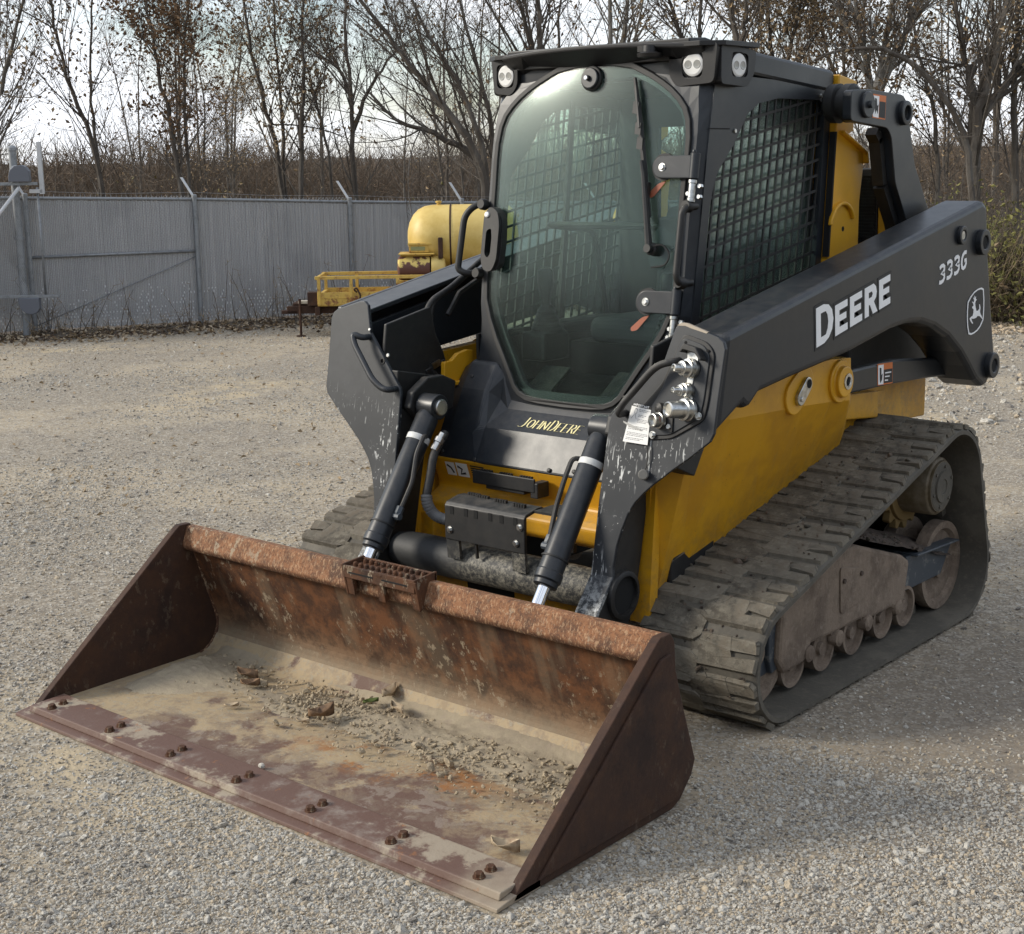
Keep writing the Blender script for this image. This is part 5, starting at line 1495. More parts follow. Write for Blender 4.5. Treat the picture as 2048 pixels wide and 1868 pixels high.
# ------------------------------------------------------------------ thin things in bulk
def norm(a): return a / np.maximum(np.linalg.norm(a, axis=1, keepdims=True), 1e-9)
def stems_np(base, dirs, length, rad, segs=3, bend=.25, sides=3, rng=nrng, droop=0.0, taper=.35):
    N = len(base); dirs = norm(dirs)
    bv = rng.normal(0, 1, (N, 3)) * bend
    pts = []
    for s in range(segs + 1):
        t = s / segs
        pts.append(base + dirs * (length * t)[:, None] + bv * (length * t * t)[:, None] - np.array([0, 0, 1.]) * (droop * length * t * t)[:, None])
    ref = np.tile(np.array([[.31, .77, .55]]), (N, 1))
    u = norm(np.cross(dirs, ref)); w = np.cross(dirs, u)
    V = np.zeros((N, segs + 1, sides, 3))
    for s in range(segs + 1):
        r = rad * (1 - (1 - taper) * s / segs)
        for k in range(sides):
            a = 2 * math.pi * k / sides
            V[:, s, k] = pts[s] + (u * math.cos(a) + w * math.sin(a)) * r[:, None]
    idx = np.arange(N * (segs + 1) * sides).reshape(N, segs + 1, sides)
    F = []
    for s in range(segs):
        for k in range(sides):
            k2 = (k + 1) % sides
            F.append(np.stack([idx[:, s, k], idx[:, s, k2], idx[:, s + 1, k2], idx[:, s + 1, k]], 1))
    return V.reshape(-1, 3), np.concatenate(F), pts
def leaves_np(pos, size, rng=nrng, flat=0.0, curl=.35):
    N = len(pos)
    a = norm(rng.normal(0, 1, (N, 3)) * np.array([1, 1, 1 - flat]))
    b_ = norm(np.cross(a, norm(rng.normal(0, 1, (N, 3)) * np.array([1 - flat, 1 - flat, 1]))))
    c = np.cross(a, b_)
    s = size[:, None]
    V = np.stack([pos - a * s, pos - b_ * s * .55 + c * s * curl, pos + a * s, pos + b_ * s * .55 + c * s * curl], 1).reshape(-1, 3)
    i = np.arange(N) * 4
    F = np.concatenate([np.stack([i, i + 1, i + 2, i + 2], 1)[:, [0, 1, 2]], np.stack([i, i + 2, i + 3], 1)])
    return V, F
def quad2tri(F): return np.concatenate([F[:, [0, 1, 2]], F[:, [0, 2, 3]]])
class Heap:
    def __init__(self): self.V, self.F, self.M, self.n = [], [], [], 0
    def add(self, V, F, mi=0):
        F = quad2tri(F) if F.shape[1] == 4 else F
        self.V.append(V); self.F.append(F + self.n); self.M.append(np.full(len(F), mi)); self.n += len(V)
    def build(self, name, mats, parent=None):
        return np_mesh(name, np.concatenate(self.V), np.concatenate(self.F), mats, parent, False, np.concatenate(self.M))

def bark(name, c, c2):
    M = Mat(name, .9, 0.0, c); M.over(c2, M.ramp(M.noise(6, 5, .7, (1, 1, .3)), .45, .62)); M.bump(M.noise(30, 4, .7, (1, 1, .25)), .01, .6); return M.done()
m_bark = bark('dark_bark', (.075, .062, .050), (.13, .115, .098))
m_bark2 = bark('pale_bark', (.20, .185, .16), (.36, .34, .31))
m_twig = simple('twig_bark', (.095, .077, .060), .9)
m_twig_red = simple('russet_twig', (.115, .082, .055), .9)
m_leaf = [simple('brown_leaf', (.16, .105, .055), .8), simple('tan_leaf', (.27, .195, .11), .8), simple('olive_leaf', (.17, .16, .045), .8), simple('rust_leaf', (.165, .095, .045), .8), simple('cream_leaf', (.42, .34, .24), .8)]
m_straw = simple('dry_straw', (.25, .19, .115), .9)

# ------------------------------------------------------------------ trees
class TreeMaker:
    def __init__(self, seed): self.r = np.random.default_rng(seed); self.wood, self.twig = Heap(), Heap(); self.tips = []
    def trunk(self, pts, r0, r1=.4):
        pts = [Vector(p) for p in rounded(pts, .8, 3)]
        q = []
        for a, c in zip(pts[:-1], pts[1:]):
            m = max(1, int((c - a).length / .35))
            for k in range(m): q.append(a.lerp(c, k / m))
        q.append(pts[-1])
        q = [p + Vector(self.r.normal(0, .012, 3)) for p in q]
        b = MB(); n = len(q)
        rad = [r0 * (1 - (1 - r1) * i / (n - 1)) * (1.35 if i == 0 else 1) for i in range(n)]
        b.tube(q, rad, 7, cap=False)
        self.wood.add(np.array(b.v), np.array(b.f))
        return q, rad
    def branches(self, q, rad, n1, L1, n2, n3, zmin, up=.55, spread=1.0, thick=1.0):
        r = self.r
        P = np.array([p[:] for p in q]); zs = P[:, 2]
        ok = np.where(zs > zmin)[0]
        ok = ok[ok < len(q) - 1]
        if len(ok) == 0: return
        i = ok[np.minimum((r.random(n1) ** .8 * len(ok)).astype(int), len(ok) - 1)]
        base = P[i] + (P[i + 1] - P[i]) * r.random((n1, 1))
        tdir = norm(P[i + 1] - P[i])
        az = r.random(n1) * 6.283
        side = np.stack([np.cos(az), np.sin(az), np.zeros(n1)], 1)
        d = norm(tdir * (up + .25 * r.random((n1, 1))) + side * spread * (.6 + .4 * r.random((n1, 1))))
        L = L1 * (.45 + .75 * r.random(n1)) * (1.05 - .5 * (i - ok[0]) / max(1, len(ok)))
        R = np.array(rad)[i] * .36 * thick
        V, F, pts = stems_np(base, d, L, R, 5, .22, 4, r, -.10, .3)
        self.wood.add(V, F)
        pts = np.stack(pts, 1)                      # (n1, 6, 3)
        self._next(pts, R, n2, L1 * .42, n3, 2)
    def _next(self, pts, R, n, L, n3, level):
        r = self.r; N = len(pts); S_ = pts.shape[1] - 1
        k = np.repeat(np.arange(N), n)
        t = (.18 + .82 * r.random(N * n)) * S_
        i = np.minimum(t.astype(int), S_ - 1); fr = (t - i)[:, None]
        base = pts[k, i] * (1 - fr) + pts[k, i + 1] * fr
        td = norm(pts[k, i + 1] - pts[k, i])
        d = norm(td * .75 + r.normal(0, .55, (N * n, 3)) + np.array([0, 0, .28]))
        Ln = L * (.4 + .8 * r.random(N * n)) * (1.1 - .5 * t / S_)
        Rn = np.maximum(R[k] * .5 * (1 - .4 * t / S_), .0025)
        V, F, p2 = stems_np(base, d, Ln, Rn, 3, .25, 3, r, -.06, .45)
        self.twig.add(V, F)
        p2 = np.stack(p2, 1)
        self.tips.append(p2[:, 2]); self.tips.append(p2[:, 3])
        if level == 2 and n3: self._next(p2, Rn, n3, L * .52, 0, 3)
    def finish(self, name, label, leaf_n, leaf_m, group=None, barkm=None, size=.035, zlo=0):
        root = empty(name, (0, 0, 0)); tag(root, label, 'tree', group)
        self.wood.build('trunk', barkm or m_bark, root)
        if leaf_n:
            leaf_n = int(leaf_n * 2.1)
            T = np.concatenate(self.tips)
            if zlo: T = T[T[:, 2] > zlo]
            if len(T):
                # leaves hang in clusters on some twigs
                cl = T[self.r.integers(0, len(T), leaf_n)] + self.r.normal(0, .05, (leaf_n, 3))
                V, F = leaves_np(cl, size * (.5 + .9 * self.r.random(leaf_n)), self.r)
                self.twig.add(V, F, 1)
        self.twig.build('crown', [m_twig, leaf_m], root)
        return root
def base_root(root, p):
    """puts the empty at the foot of the tree without moving the tree"""
    root.location = p
    for c in root.children: c.location = -Vector(p)
    return root
specs = [
 # label, distance, stems (sight lines), radius, branches, length, leaves, leaf material, bark
 ('two stemmed young tree with sparse leaves behind the fence beside the gate post', 20.0, [[(214, 400), (192, 290), (150, 200), (118, 110), (100, 0), (85, -130)], [(206, 390), (192, 290), (182, 190), (178, 80), (190, -90)]], .040, 24, 1.5, 420, 0, 0),
 ('young tree with a rusty brown leafy top behind the left fence panel', 19.5, [[(387, 400), (352, 300), (328, 190), (305, 80), (285, -90)], [(381, 395), (372, 280), (366, 170), (372, 60), (392, -90)]], .042, 28, 1.5, 1700, 3, 0),
 ('tall double trunk tree forking left above the second fence panel', 21.0, [[(572, 400), (555, 300), (525, 200), (500, 90), (478, -80)], [(577, 400), (564, 300), (560, 180), (548, 60), (545, -90)]], .045, 26, 1.6, 700, 1, 0),
 ('slim upright tree with tan leaves right beside the forking double trunk', 20.5, [[(598, 400), (600, 280), (609, 150), (600, 40), (622, -110)]], .042, 26, 1.4, 700, 1, 0),
 ('short thin leaning bare tree left of the second fence post', 21.0, [[(672, 395), (655, 290), (628, 190), (606, 110)]], .028, 18, 1.0, 120, 0, 0),
 ('straight dark tree with wide bare fork behind the second fence post', 20.0, [[(711, 400), (706, 280), (702, 180), (693, 100), (690, 0), (702, -90)], [(706, 260), (730, 190), (768, 130), (800, 90)], [(703, 210), (690, 160), (650, 105), (640, 60)]], .040, 16, 1.3, 160, 0, 0),
 ('large bare tree with limbs sweeping left beside the cab', 18.5, [[(985, 460), (965, 320), (900, 230), (830, 140), (765, 60), (690, -40)], [(987, 460), (968, 270), (905, 150), (850, 60), (800, -60)], [(990, 460), (986, 250), (952, 120), (915, -20)], [(960, 320), (880, 270), (800, 250), (740, 190)]], .060, 22, 1.8, 120, 0, 0),
 ('dark straight trunk rising just left of the cab roof middle', 19.0, [[(1085, 460), (1082, 100), (1076, 0), (1068, -80)], [(1083, 180), (1058, 70), (1030, -40)]], .060, 20, 1.5, 90, 0, 0),
 ('slender bare tree above the windshield top', 20.0, [[(1122, 460), (1116, 60), (1126, -80)]], .034, 18, 1.3, 90, 0, 0),
 ('pale double trunk above the middle of the visor', 20.0, [[(1208, 460), (1222, 60), (1214, -80)], [(1224, 200), (1252, 40), (1262, -60)]], .060, 20, 1.5, 120, 0, 1),
 ('leaning dark trunk above the near headlamps', 19.0, [[(1385, 460), (1398, 80), (1412, -80)], [(1394, 160), (1350, 40), (1320, -60)]], .050, 22, 1.5, 350, 1, 0),
 ('crooked mossy trunk above the corner of the cab roof', 18.0, [[(1470, 460), (1478, 90), (1496, 30), (1478, -60)], [(1478, 100), (1462, 20), (1466, -60)]], .055, 22, 1.4, 500, 1, 0),
 ('brown leaved tree directly above the cab roof side', 20.0, [[(1570, 460), (1552, 120), (1520, -80)], [(1560, 200), (1590, 60), (1610, -60)]], .045, 30, 1.5, 2300, 1, 0),
 ('brown leaved tree behind the whip antenna', 21.0, [[(1680, 460), (1690, 130), (1672, -60)], [(1688, 200), (1650, 90), (1630, -40)]], .045, 30, 1.5, 2400, 0, 0),
 ('pale trunked tree right of the antenna with splayed limbs', 19.0, [[(1752, 460), (1752, 190), (1772, 80), (1795, -80)], [(1752, 210), (1725, 100), (1700, -60)], [(1755, 180), (1812, 70), (1850, -20)]], .075, 22, 1.5, 300, 1, 1),
 ('arching dark branch tree bending left over the boom', 17.6, [[(1968, 500), (1940, 280), (1872, 165), (1780, 96), (1690, 96), (1630, 120)]], .045, 16, 1.2, 120, 0, 0),
 ('thick dark forked trunk at the far right behind the arm', 17.8, [[(1950, 500), (1950, 290), (1962, 200), (2000, 80), (2030, -80)], [(1950, 300), (1946, 180), (1922, 80), (1900, -80)], [(1958, 230), (2030, 150), (2090, 60)]], .085, 22, 1.5, 260, 1, 0),
 ('slim trunk at the right picture edge beside the forked trunk', 18.2, [[(2040, 500), (2028, 200), (2036, 50), (2030, -80)]], .055, 24, 1.4, 500, 1, 0),
 ('thin curved trunk between the pale trunk and the forked trunk', 18.6, [[(1882, 500), (1875, 260), (1842, 120), (1796, -60)]], .038, 22, 1.3, 500, 0, 0),
 ('bare tree with fine pale twigs left of the gate post', 19.0, [[(-60, 420), (-20, 250), (20, 120), (60, -60)], [(-60, 400), (-70, 200), (-40, -60)]], .045, 26, 1.7, 250, 1, 0),
]
for k, (label, D, stems, r0, n1, L1, ln, lm, bk_) in enumerate(specs):
    T = TreeMaker(100 + k); foot = None
    for si, s in enumerate(stems):
        pts = [sight(x, y, D + (.15 * si)) for x, y in s]
        if si == 0 or s[0][1] > 370:
            pts[0] = Vector((pts[0].x, pts[0].y, -.05))
            if foot is None: foot = Vector((pts[0].x, pts[0].y, 0))
        q, rad = T.trunk(pts, r0 * (1 if si == 0 else .75), .35)
        T.branches(q, rad, int(n1 * .85), L1, 6, 3, 1.0, .85, .72)
    rt = T.finish('tree', label, ln, m_leaf[lm], None, m_bark2 if bk_ else m_bark, .031, 2.0)
    base_root(rt, foot)
# the wood behind: a handful of kinds, each tree placed by itself
protos = []
for k in range(7):
    T = TreeMaker(300 + k)
    h = 5.5 + k % 3
    for si in range(1 + k % 2):
        lean = T.r.normal(0, .5, 2)
        q, rad = T.trunk([(si * .12, 0, -.05), (lean[0] * .25 + si * .2, lean[1] * .25, h * .4), (lean[0] * .7 + si * .5, lean[1] * .6, h * .75), (lean[0] * 1.2, lean[1], h)], .045 + .008 * (k % 3), .25)
        T.branches(q, rad, 30, 1.7, 7, 4, .9, .5, .8)
    protos.append(T.finish('woodland_tree', 'thin bare grey brown tree standing in the wood behind the yard', (0, 400, 0, 900, 150, 0, 600)[k], m_leaf[k % 2], 'bare trees in the wood behind the yard'))
r9 = random.Random(21)
cnt = 0
for k in range(34):
    D = 25 + 24 * r9.random()
    lat = (r9.uniform(-.42, .06) if k % 2 else r9.uniform(.08, .46)) * D
    if k < 7: root = protos[k]
    else:
        src = protos[r9.randrange(7)]
        root = src.copy(); COL.objects.link(root)
        for c in src.children:
            d = c.copy(); COL.objects.link(d); d.parent = root
    root.location = YD(lat, D); root.rotation_euler = (0, 0, r9.uniform(0, 6.28)); s = r9.uniform(.65, 1.0); root.scale = (s, s, s)

# undergrowth: a dense brown thicket behind the fence
H = Heap()
def thicket(D0, D1, a0, a1, n, h0, h1, leafn, mats_i, rad=.0045, H=H):
    D = D0 + (D1 - D0) * nrng.random(n); lat = (a0 + (a1 - a0) * nrng.random(n)) * D
    base = np.array(C0[:]) + D[:, None] * fx + lat[:, None] * rx
    env = .68 + .32 * np.sin(lat * 1.1 + D * .7) * np.sin(lat * .43 + 1.3) + .12 * np.sin(lat * 2.7)
    L = (h0 + (h1 - h0) * nrng.random(n) ** 2.3) * env
    L = L * np.where((lat / D > -.20) & (lat / D < .10) & (D < 29), .74, 1.0)
    d = np.stack([nrng.normal(0, .38, n), nrng.normal(0, .38, n), np.ones(n)], 1)
    V, F, pts = stems_np(base, d, L, rad * (.6 + .9 * nrng.random(n)), 3, .22, 3, nrng, .05)
    H.add(V, F, mats_i[0])
    p = np.stack(pts, 1)
    k = np.repeat(np.arange(n), 4); t = nrng.integers(1, 3, n * 4)
    bb = p[k, t]; dd = nrng.normal(0, 1, (n * 4, 3)) + np.array([0, 0, .5])
    V, F, pt = stems_np(bb, dd, L[k] * (.10 + .22 * nrng.random(n * 4)), np.full(n * 4, rad * .6), 2, .3, 3, nrng, .1)
    H.add(V, F, mats_i[0]); tips = pt[-1]
    if leafn:
        pos = tips[nrng.integers(0, len(tips), leafn)] + nrng.normal(0, .05, (leafn, 3))
        V, F = leaves_np(pos, .030 * (.5 + nrng.random(leafn)))
        hf = len(F) // 2
        H.add(V, F[:hf], mats_i[1]); H.V.append(np.zeros((0, 3))); H.F.append(F[hf:] + H.n - len(V)); H.M.append(np.full(len(F) - hf, mats_i[2]))
MI = [m_twig, m_twig_red, m_leaf[0], m_leaf[1], m_leaf[2], m_leaf[3], m_straw]
thicket(18.6, 21.5, -.50, .10, 3300, 1.2, 2.3, 9000, (0, 2, 5))
thicket(21.5, 28, -.50, .34, 2600, 1.2, 2.6, 8000, (1, 2, 3))
thicket(19, 27, -.50, .12, 420, 2.0, 3.8, 1500, (0, 2, 3), .006)
thicket(17.5, 24, .10, .50, 3600, 1.2, 2.6, 7000, (0, 3, 2))
thicket(28, 40, -.5, .5, 2600, 1.1, 2.3, 7000, (0, 2, 0), .008)
thicket(17.9, 19.3, -.50, .06, 1100, .9, 1.75, 5000, (6, 4, 3), .004)
thicket(20, 26, -.48, .05, 700, 1.3, 2.6, 4000, (1, 4, 3), .005)
o = H.build('undergrowth', MI); tag(o, kind='stuff')
H = Heap()   # tangled bank at the right, leafy on top, straw coloured below
thicket(15.9, 17.6, .255, .42, 2600, .9, 1.75, 30000, (0, 4, 4), .004, H)
thicket(15.8, 16.6, .255, .42, 3200, .5, 1.2, 2500, (6, 3, 2), .004, H)
thicket(16.3, 18.0, .20, .30, 1200, .9, 1.5, 4000, (0, 4, 3), .004, H)
o = H.build('bramble_bank', MI); tag(o, kind='stuff')
# far wood closing the view
H = Heap(); n = 5200
D = 48 + 40 * nrng.random(n); lat = (nrng.random(n) - .5) * 1.05 * D
base = np.array(C0[:]) + D[:, None] * fx + lat[:, None] * rx
L = (1.3 + 1.4 * nrng.random(n) ** 2) * (.85 + .15 * np.sin(lat * .35))
V, F, pts = stems_np(base, np.stack([nrng.normal(0, .12, n), nrng.normal(0, .12, n), np.ones(n)], 1), L, .02 + .03 * nrng.random(n), 3, .08, 4, nrng)
H.add(V, F, 0); p = np.stack(pts, 1); k = np.repeat(np.arange(n), 9)
V, F, _ = stems_np(p[k, nrng.integers(1, 4, n * 9)], nrng.normal(0, .6, (n * 9, 3)) + np.array([0, 0, .7]), .5 + .9 * nrng.random(n * 9), np.full(n * 9, .014), 2, .2, 3, nrng)
H.add(V, F, 1)
n = 5000     # unseen trees added behind the camera to darken the windshield's reflection
ang = math.pi + (nrng.random(n) - .5) * 3.6; D = 24 + 16 * nrng.random(n)
base = np.array(C0[:]) + (np.cos(ang) * D)[:, None] * fx + (np.sin(ang) * D)[:, None] * rx
V, F, pts = stems_np(base, np.stack([nrng.normal(0, .16, n), nrng.normal(0, .16, n), np.ones(n)], 1), 2.5 + 3.5 * nrng.random(n), .03 + .05 * nrng.random(n), 3, .1, 3, nrng)
H.add(V, F, 0); p = np.stack(pts, 1); k = np.repeat(np.arange(n), 12)
V, F, _ = stems_np(p[k, nrng.integers(1, 4, n * 12)], nrng.normal(0, .7, (n * 12, 3)) + np.array([0, 0, .4]), .5 + 1.1 * nrng.random(n * 12), np.full(n * 12, .022), 1, .2, 3, nrng)
H.add(V, F, 1)
o = H.build('far_woodland', MI); tag(o, kind='stuff')
# low rise behind the wood
b = MB(); v, f = [], []
for i in range(61):
    la = -220 + 440 * i / 60; hgt = 2.2 + .5 * math.sin(i * .7) + .4 * math.sin(i * 1.9 + 1)
    p, q = YD(la, 110), YD(la, 190)
    v += [(p.x, p.y, -.3), (p.x * .7 + q.x * .3, p.y * .7 + q.y * .3, hgt * .75), (q.x, q.y, hgt)]
for i in range(60):
    for a in range(2): f.append((i * 3 + a, i * 3 + a + 1, i * 3 + a + 4, i * 3 + a + 3))
b.add(v, f, True)
Mh = Mat('wooded_rise', .95, 0, (.085, .072, .056)); Mh.over((.13, .115, .09), Mh.ramp(Mh.noise(.4, 6, .7), .45, .65))
o = b.build('hill', Mh.done()); tag(o, kind='structure')

# ------------------------------------------------------------------ fence
m_slat = Mat('grey_privacy_slat', .6, 0.0, (.39, .395, .405))
m_slat.over((.47, .475, .485), m_slat.ramp(m_slat.noise(3, 5, .6, (26, 26, .3)), .45, .6)); m_slat.over((.10, .105, .115), m_slat.math('MULTIPLY', m_slat.ramp(m_slat.noise(1.4, 4, .6), .5, .7), .22)); m_slat = m_slat.done()
m_galv = Mat('galvanised_steel', .5, .35, (.26, .275, .29)); m_galv.over((.19, .20, .21), m_galv.ramp(m_galv.noise(14, 5, .7), .45, .65)); m_galv = m_galv.done()
m_galv_b = simple('bright_galvanised', (.55, .56, .57), .45, .3)
m_wire = simple('fence_wire', (.36, .37, .38), .5, .4)
FP_ = [(-12.10, 3.00, 1.56), (-11.22, 4.75, 1.50), (-10.40, 6.37, 1.445), (-9.59, 7.99, 1.37), (-8.96, 9.25, 1.325), (-8.15, 10.87, 1.28), (-7.34, 12.49, 1.25)]
fence = empty('fence', (FP_[2][0], FP_[2][1], 0)); tag(fence, 'grey slatted chain link fence with angled barb arms along the back of the yard', 'fence')
fo = -Vector(fence.location)
nf = Vector((.894, -.447, 0))     # towards the yard
if nf.dot(-FH) < 0: nf = -nf
slatH, wireH = Heap(), Heap()
for i, (x, y, h) in enumerate(FP_):
    p = Vector((x, y, 0)) + fo
    b = MB(); b.tube([p + nf * .03, p + nf * .03 + Vector((0, 0, h))], .026, 10); b.lathe(p + nf * .03 + Vector((0, 0, h)), (0, 0, 1), [(0, .030), (.03, .030), (.04, .02)], 10)
    po = b.build('fence_post', m_galv, fence)
    for z in (.3, .62, .95, 1.2):
        b = MB(); b.lathe(p + nf * .03 + Vector((0, 0, z)), (0, 0, 1), [(0, .030), (.018, .030)], 10); b.build('tie_band', m_galv, po)
    t = Vector((FP_[min(i + 1, 6)][0] - FP_[max(i - 1, 0)][0], FP_[min(i + 1, 6)][1] - FP_[max(i - 1, 0)][1], 0)).normalized()
    b = MB(); a0 = p + Vector((0, 0, h)) + nf * .03; b.obox(a0 - t * .055 + Vector((0, 0, .11)) - nf * .05, (-t * .5 - nf * .4 + Vector((0, 0, 1))), t, nf, .14, .014, .010); b.build('barb_arm', m_galv_b, po)
    if i == 6: break
    x2, y2, h2 = FP_[i + 1]
    q = Vector((x2, y2, 0)) + fo
    b = MB(); b.tube([p + Vector((0, 0, h - .015)), q + Vector((0, 0, h2 - .015))], .017, 8, cap=False); b.build('top_rail', m_galv, fence)
    L = (q - p).length
    if i == 1:
        b = MB(); b.tube([p + nf * .02 + Vector((0, 0, .85)), q + nf * .02 + Vector((0, 0, .855))], .015, 8); b.build('mid_rail', m_galv, fence)
        b = MB(); b.tube([p + nf * .02 + Vector((0, 0, .10)), q + nf * .02 + Vector((0, 0, .80))], .005, 5); b.build('truss_rod', m_galv, fence)
    for k in range(1):     # barbed strands on the arms
        dz, dn = .06 + .07 * k, -.02 - .035 * k
        b = MB(); b.tube([p + nf * dn + Vector((0, 0, h + dz)), (p + q) / 2 + nf * dn + Vector((0, 0, (h + h2) / 2 + dz - .02)), q + nf * dn + Vector((0, 0, h2 + dz))], .0013, 4); b.build('barbed_strand', m_wire, fence)
    m = int(L / .0185); tt = (q - p).normalized()
    for k in range(m):
        c = p.lerp(q, (k + .5) / m); hh = h + (h2 - h) * k / m - .035
        w = .0079; z0 = .05 + .02 * random.random(); dn = random.uniform(-.002, .002)
        A = c - tt * w + nf * dn; B = c + nf * (.004 + dn); Cc_ = c + tt * w + nf * dn
        top = hh + random.uniform(-.004, .004)
        V = np.array([(A.x, A.y, z0), (B.x, B.y, z0), (Cc_.x, Cc_.y, z0), (A.x, A.y, top), (B.x, B.y, top), (Cc_.x, Cc_.y, top), (A.x - nf.x * .004, A.y - nf.y * .004, z0), (Cc_.x - nf.x * .004, Cc_.y - nf.y * .004, z0), (A.x - nf.x * .004, A.y - nf.y * .004, top), (Cc_.x - nf.x * .004, Cc_.y - nf.y * .004, top)])
        slatH.add(V, np.array([(0, 1, 4, 3), (1, 2, 5, 4), (6, 8, 9, 7), (0, 3, 8, 6), (2, 7, 9, 5)]))
    # wire mesh in front of the slats
    m = int((L + 1.5) / .040)
    for k in range(m):
        for sgn in (1, -1):
            s0 = -1.45 + k * .040 if sgn > 0 else k * .040
            z0, z1, a, c = .06, h - .03, s0, s0 + sgn * (h - .09)
            pa, za, pc, zc = a, z0, c, z1
            def cl(s_, z_, s2, z2):
                return s_, z_
            if pa < 0: za = z0 + (0 - pa) / (pc - pa) * (z1 - z0); pa = 0
            if pa > L: za = z0 + (L - pa) / (pc - pa) * (z1 - z0); pa = L
            if pc < 0: zc = za + (0 - pa) / (pc - pa) * (zc - za) if pc != pa else zc; pc = 0
            if pc > L: zc = za + (L - pa) / (pc - pa) * (zc - za) if pc != pa else zc; pc = L
            if abs(pc - pa) < .02: continue
            A, B = p + tt * pa + nf * (.008 + .002 * sgn), p + tt * pc + nf * (.008 + .002 * sgn)
            V = np.array([(A.x, A.y, za - .0017), (A.x, A.y, za + .0017), (B.x, B.y, zc + .0017), (B.x, B.y, zc - .0017), (A.x + nf.x * .002, A.y + nf.y * .002, za), (B.x + nf.x * .002, B.y + nf.y * .002, zc)])
            wireH.add(V, np.array([(0, 4, 5, 3), (4, 1, 2, 5), (0, 3, 2, 1)]))
    # knuckles above the rail and bare pale patches low down
    nk = int(L / .055)
    for k in range(nk):
        c = p.lerp(q, (k + .5) / nk) + Vector((0, 0, h + (h2 - h) * k / nk))
        V, F, _ = stems_np(np.array([[c.x, c.y, c.z]]), np.array([[random.uniform(-.3, .3), random.uniform(-.3, .3), 1]]), np.array([.03]), np.array([.0035]), 1, 0, 3)
        wireH.add(V, F)
    nk = int(L / .037)
    for row in range(13):
        for k in range(nk):
            if random.random() > .75 - row * .045 - .25 * math.sin(k * .31 + i * 2) ** 2: continue
            c = p + tt * (k + .5 * (row % 2)) * .037 + nf * .011; z = .07 + row * .036; w, hz = .0062, .016 * random.uniform(.6, 1.2)
            V = np.array([(c.x - tt.x * w, c.y - tt.y * w, z), (c.x, c.y, z - hz), (c.x + tt.x * w, c.y + tt.y * w, z), (c.x, c.y, z + hz), (c.x + nf.x * .003, c.y + nf.y * .003, z)])
            wireH.add(V, np.array([(0, 1, 4), (1, 2, 4), (2, 3, 4), (3, 0, 4)]), 1)
m_clip = simple('pale_slat_clip', (.72, .725, .73), .5)
o = slatH.build('slat', m_slat, fence); tag(o, kind='stuff')
wireH.F = [quad2tri(F) if F.shape[1] == 4 else F for F in wireH.F]
o = wireH.build('chain_link', [m_wire, m_clip], fence); tag(o, kind='stuff')

# sliding gate with its roller post at the left end
gp_ = Vector((-11.24, 4.64, 0)) + nf * .18
gpost = empty('gate_post', gp_); tag(gpost, 'galvanised gate post with two hooded rollers at the left end of the fence', 'post')
b = MB(); b.tube([(0, 0, 0), (0, 0, 1.99)], .040, 16); b.lathe((0, 0, 1.985), (0, 0, 1), [(0, .052), (.03, .050), (.05, .03), (.055, .0)], 16); b.build('post', m_galv, gpost)
u_ = RH; w_ = -FH
def gd(u, v, z): p = u_ * u + w_ * v; return (p.x, p.y, z)
for (z, flip) in ((1.66, 1), (.44, -1)):
    ol = [(-.02, 0), (.20, 0), (.20, .11), (.17, .155), (.12, .175), (.05, .165), (.0, .12), (-.02, .06)]
    b = MB(); b.prism([[(p[0], z + flip * p[1]) for p in ol]], lambda a, c: gd(a, .06, c), lambda a, c: gd(a, .14, c)); b.build('roller_hood', Mat('blue_grey_hood', .5, .1, (.13, .14, .165)).done(), gpost, .006)
    b = MB(); b.prism([[(p[0] - .02, z + flip * p[1]) for p in ol[:1] + ol[3:]]], lambda a, c: gd(a * .6 - .015, .055, c), lambda a, c: gd(a * .6 - .015, .062, c)); b.build('hood_bracket', m_galv_b, gpost)
for z in (.35, .75, 1.05):
    b = MB(); b.lathe((0, 0, z), (0, 0, 1), [(0, .054), (.03, .054)], 14); b.build('band', m_galv, gpost)
b = MB(); b.obox(gd(.30, .05, 1.80), gd(1, 0, 0), gd(0, 1, 0), (0, 0, 1), .022, .02, .27); b.obox(gd(.24, .05, 1.56), gd(1, 0, 0), gd(0, 1, 0), (0, 0, 1), .07, .02, .02); b.build('guide_arm', m_galv_b, gpost, .003)
b = MB(); b.tube([gd(.24, .02, 1.60), gd(.24, .02, .46)], .013, 8); b.build('guide_tube', m_galv, gpost)
gate = empty('sliding_gate', gp_ + w_ * .1 - u_ * .6); tag(gate, 'sliding cantilever gate end with diagonal brace entering at the left edge', 'gate')
for z in (1.64, .455):
    b = MB(); b.obox(gd(-.35, 0, z), gd(1, 0, 0), gd(0, 1, 0), (0, 0, 1), 1.22 if z > 1 else 1.36, .014, .016); b.build('gate_rail', m_galv, gate, .003)
b = MB(); b.tube([gd(-.30, .02, .46), gd(.68, .02, 1.60)], .019, 8); b.build('gate_brace', m_galv_b, gate)
gH = Heap()
for k in range(70):
    for sgn in (1, -1):
        a0 = -.35 + k * .022; p_, q_ = Vector(gd(a0, .0, .47)), Vector(gd(a0 + sgn * .75, .0, 1.62))
        lo = max(0, (-.35 - a0) / (sgn * .75) if sgn * .75 < 0 and False else 0); 
        t1_ = 1.0
        if sgn > 0: t1_ = min(1, (.74 - a0) / .75)
        else: t1_ = min(1, (a0 + .35) / .75)
        if a0 > .74 or t1_ < .05: continue
        q_ = p_.lerp(q_, t1_)
        V, F, _ = stems_np(np.array([p_[:]]), np.array([(q_ - p_)[:]]), np.array([(q_ - p_).length]), np.array([.0016]), 1, 0, 3); gH.add(V, F)
o = gH.build('gate_mesh', m_wire, gate); tag(o, kind='stuff')
